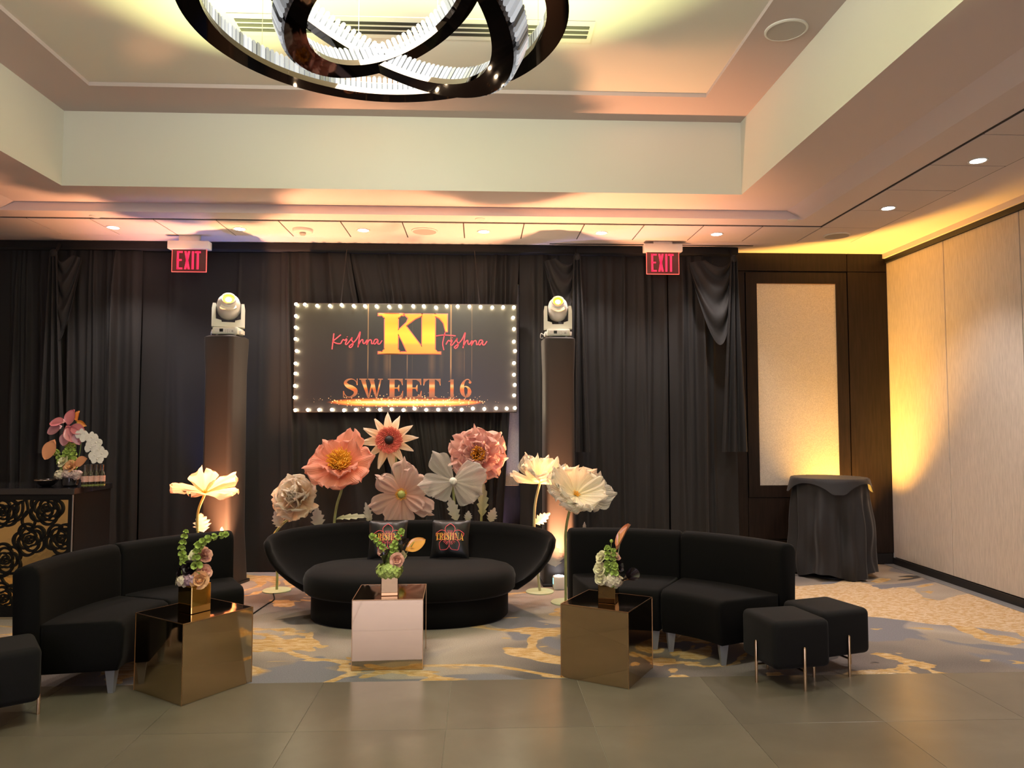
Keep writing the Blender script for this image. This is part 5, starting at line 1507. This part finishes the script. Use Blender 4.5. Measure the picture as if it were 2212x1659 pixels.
heart_leaf(L(112, 962, -.05), (-.35, -.1, -.9), (-.2, -1, .25), .15, .072).build('anthurium', 'anthurium_peach', t)
MB().tube(cr([L(145, 1030), L(135, 995), L(113, 968, -.03)], 6), .003, 5).build('stem', 'stem_green', t)
for px, py, d, nrm, mt, Ls in ((132, 912, (-1, 0, -.15), (.1, -.8, .7), 'anthurium_pink', .11), (150, 910, (.3, 0, .9), (-.2, -1, .3), 'anthurium_pink', .12), (125, 925, (-1, 0, -.5), (0, -1, .5), 'anthurium_mauve', .11),
                               (150, 930, (.5, 0, -.7), (0, -1, .3), 'anthurium_pink', .14), (143, 942, (-.3, 0, -1), (0, -1, .2), 'anthurium_mauve', .10), (166, 940, (.3, 0, -1), (0, -1, .2), 'anthurium_mauve', .10), (160, 925, (.9, 0, -.3), (0, -1, .3), 'anthurium_pink', .11)):
    heart_leaf(L(px, py, -.04), d, nrm, Ls, Ls * .48, .2).build('anthurium', mt, t)
heart_leaf(L(166, 904, -.02), (.2, 0, 1), (-.3, -1, .2), .075, .03, .3).build('anthurium', 'anthurium_orange', t)
heart_leaf(L(172, 912, -.02), (.8, 0, -.5), (-.3, -1, .2), .075, .025, .3).build('anthurium', 'anthurium_orange', t)
for a_, b_ in (((152, 1035), (150, 950)), ((155, 1035), (164, 950)), ((156, 1035), (165, 910)), ((158, 1035), (178, 935))):
    MB().tube(cr([L(*a_), (L(*a_) + L(*b_)) / 2 + Vector((.01, 0, 0)), L(*b_)], 6), .0035, 5).build('stem', 'leaf_green', t)
for k, (px, py) in enumerate(((176, 938), (186, 946), (198, 945), (199, 960), (208, 956), (196, 968), (212, 972), (220, 980), (205, 984), (210, 992))):
    orchid(L(px, py, -.05 - .004 * k), (.15 + .1 * math.sin(k), -1, .1), .048, k).build('orchid', 'orchid_white', t, angle=60)
MB().tube(cr([L(176, 938), L(197, 948), L(214, 970), L(212, 995)], 6), .003, 5).build('stem', 'leaf_green', t)

b0 = None
for k in range(7):
    px = 183 + k * 6.2; yy = bc.y + .07 + .045 * (k % 2) + .012 * k
    p_ = PY(px, 1040, yy); loc = (p_.x, yy, BH + .0005)
    if b0 is None:
        b0 = thing('mini_bottle', loc, 'mini sparkling wine bottle with pink label beside bar flowers', 'bottle', group='mini bottles on the bar')
        MB().lathe([(.022, 0), (.024, .004), (.024, .085), (.020, .105), (.0105, .128), (.0095, .15), (.001, .15)], 18).build('glass', 'bottle_glass', b0)
        MB().lathe([(.0112, .128), (.0112, .165), (.012, .168), (.012, .176), (.001, .177)], 16).build('foil_cap', 'bottle_foil', b0)
        MB().lathe([(.0243, .042), (.0245, .042), (.0245, .088), (.0243, .088)], 18, hoop=True).build('label', 'bottle_label', b0)
        MB().lathe([(.0243, .008), (.0246, .008), (.0246, .022), (.0243, .022)], 18, hoop=True).build('foot_reflection', 'bottle_reflection', b0)  # green reflection at the bottle foot, painted on as a thin band
    else:
        c = copy_tree(b0); c.location = loc
p_ = PZ(104, 1050, BH)
t = thing('serving_bowl', (p_.x, p_.y - .02, BH + .0005), 'shallow black bowl with bright rim beside the bar flowers', 'bowl')
MB().lathe([(.03, 0), (.045, .004), (.075, .030), (.088, .05), (.082, .05), (.068, .03), (.001, .012)], 28).build('bowl', 'bowl_black', t)
MB().lathe([(.082, .0502), (.089, .0502), (.089, .054), (.082, .054)], 28, hoop=True).build('rim', 'silver_rim', t)

# ------------------------------------------------------------------ cocktail table
TBL = (3.50, 7.33); TH_ = .955
t = thing('cocktail_table', (*TBL, 0), 'round high cocktail table hidden under black cloth in the corner', 'table')
MB().lathe([(.001, TH_ - .025), (.33, TH_ - .025), (.335, TH_ - .012), (.33, TH_), (.001, TH_)], 40).build('tabletop', 'black_metal', t)
MB().tube([(0, 0, .03), (0, 0, TH_ - .026)], .035, 12).build('pole', 'black_metal', t)
MB().lathe([(.001, 0), (.26, 0), (.26, .012), (.05, .03), (.001, .03)], 32).build('base', 'black_metal', t)
cl = thing('tablecloth', (*TBL, TH_ + .002), 'floor length black tablecloth falling in deep folds over cocktail table', 'tablecloth')


def cloth(u, v):
    a = 2 * PI * v; sq = .5 + .5 * math.cos(4 * (a - .9)); z = -u * (TH_ - .03 - .06 * sq + .02)
    # swagging folds between the corners
    fold = .030 * math.sin(a * 9 + 1.2 + 1.5 * math.sin(a * 2)) + .018 * math.sin(a * 17 + 2)
    sag = .03 * math.sin(3 * PI * u) * math.cos(4 * a)
    r = .338 + u ** .8 * (.015 + .050 * sq) + fold * min(1, u * 2.2) + sag * u
    return Vector((r * math.cos(a), r * math.sin(a), z - .004))


m = MB(); m.grid(cloth, 30, 160)
m.build('skirt', 'tablecloth_black', cl, angle=120)
MB().lathe([(.001, -.0015), (.345, -.0015), (.345, .001), (.001, .001)], 60).build('cloth_top', 'tablecloth_black', cl)
tt = thing('table_topper', (*TBL, TH_ + .006), 'small square black topper cloth with pointed corners on cocktail table', 'tablecloth')


def topper(u, v):
    a = 2 * PI * v; c4 = abs(math.cos(a - .55)), abs(math.sin(a - .55)); rm = min(.50, .40 / max(c4)); rho = u * rm; R = .355
    if rho < R: return Vector((rho * math.cos(a), rho * math.sin(a), .004))
    d = rho - R; return Vector(((R + .012 + d * .25) * math.cos(a), (R + .012 + d * .25) * math.sin(a), .004 - d * 1.0 - .0))


MB().grid(topper, 24, 96).build('cloth', 'tablecloth_black', tt, angle=120)

# loose lead on the carpet beside the peony stand
q0, q1, q2, q3 = PZ(612, 1268, .006), PZ(598, 1290, .006), PZ(575, 1306, .006), PZ(540, 1330, .006)
tag(MB().tube(cr([q0 + Vector((-.02, -.26, 0)), q1 + Vector((0, -.09, 0)), q2, q3], 8), .005, 6).build('power_cord', 'black_metal'), 'thin black power cord on carpet by the round flower base', 'cord')
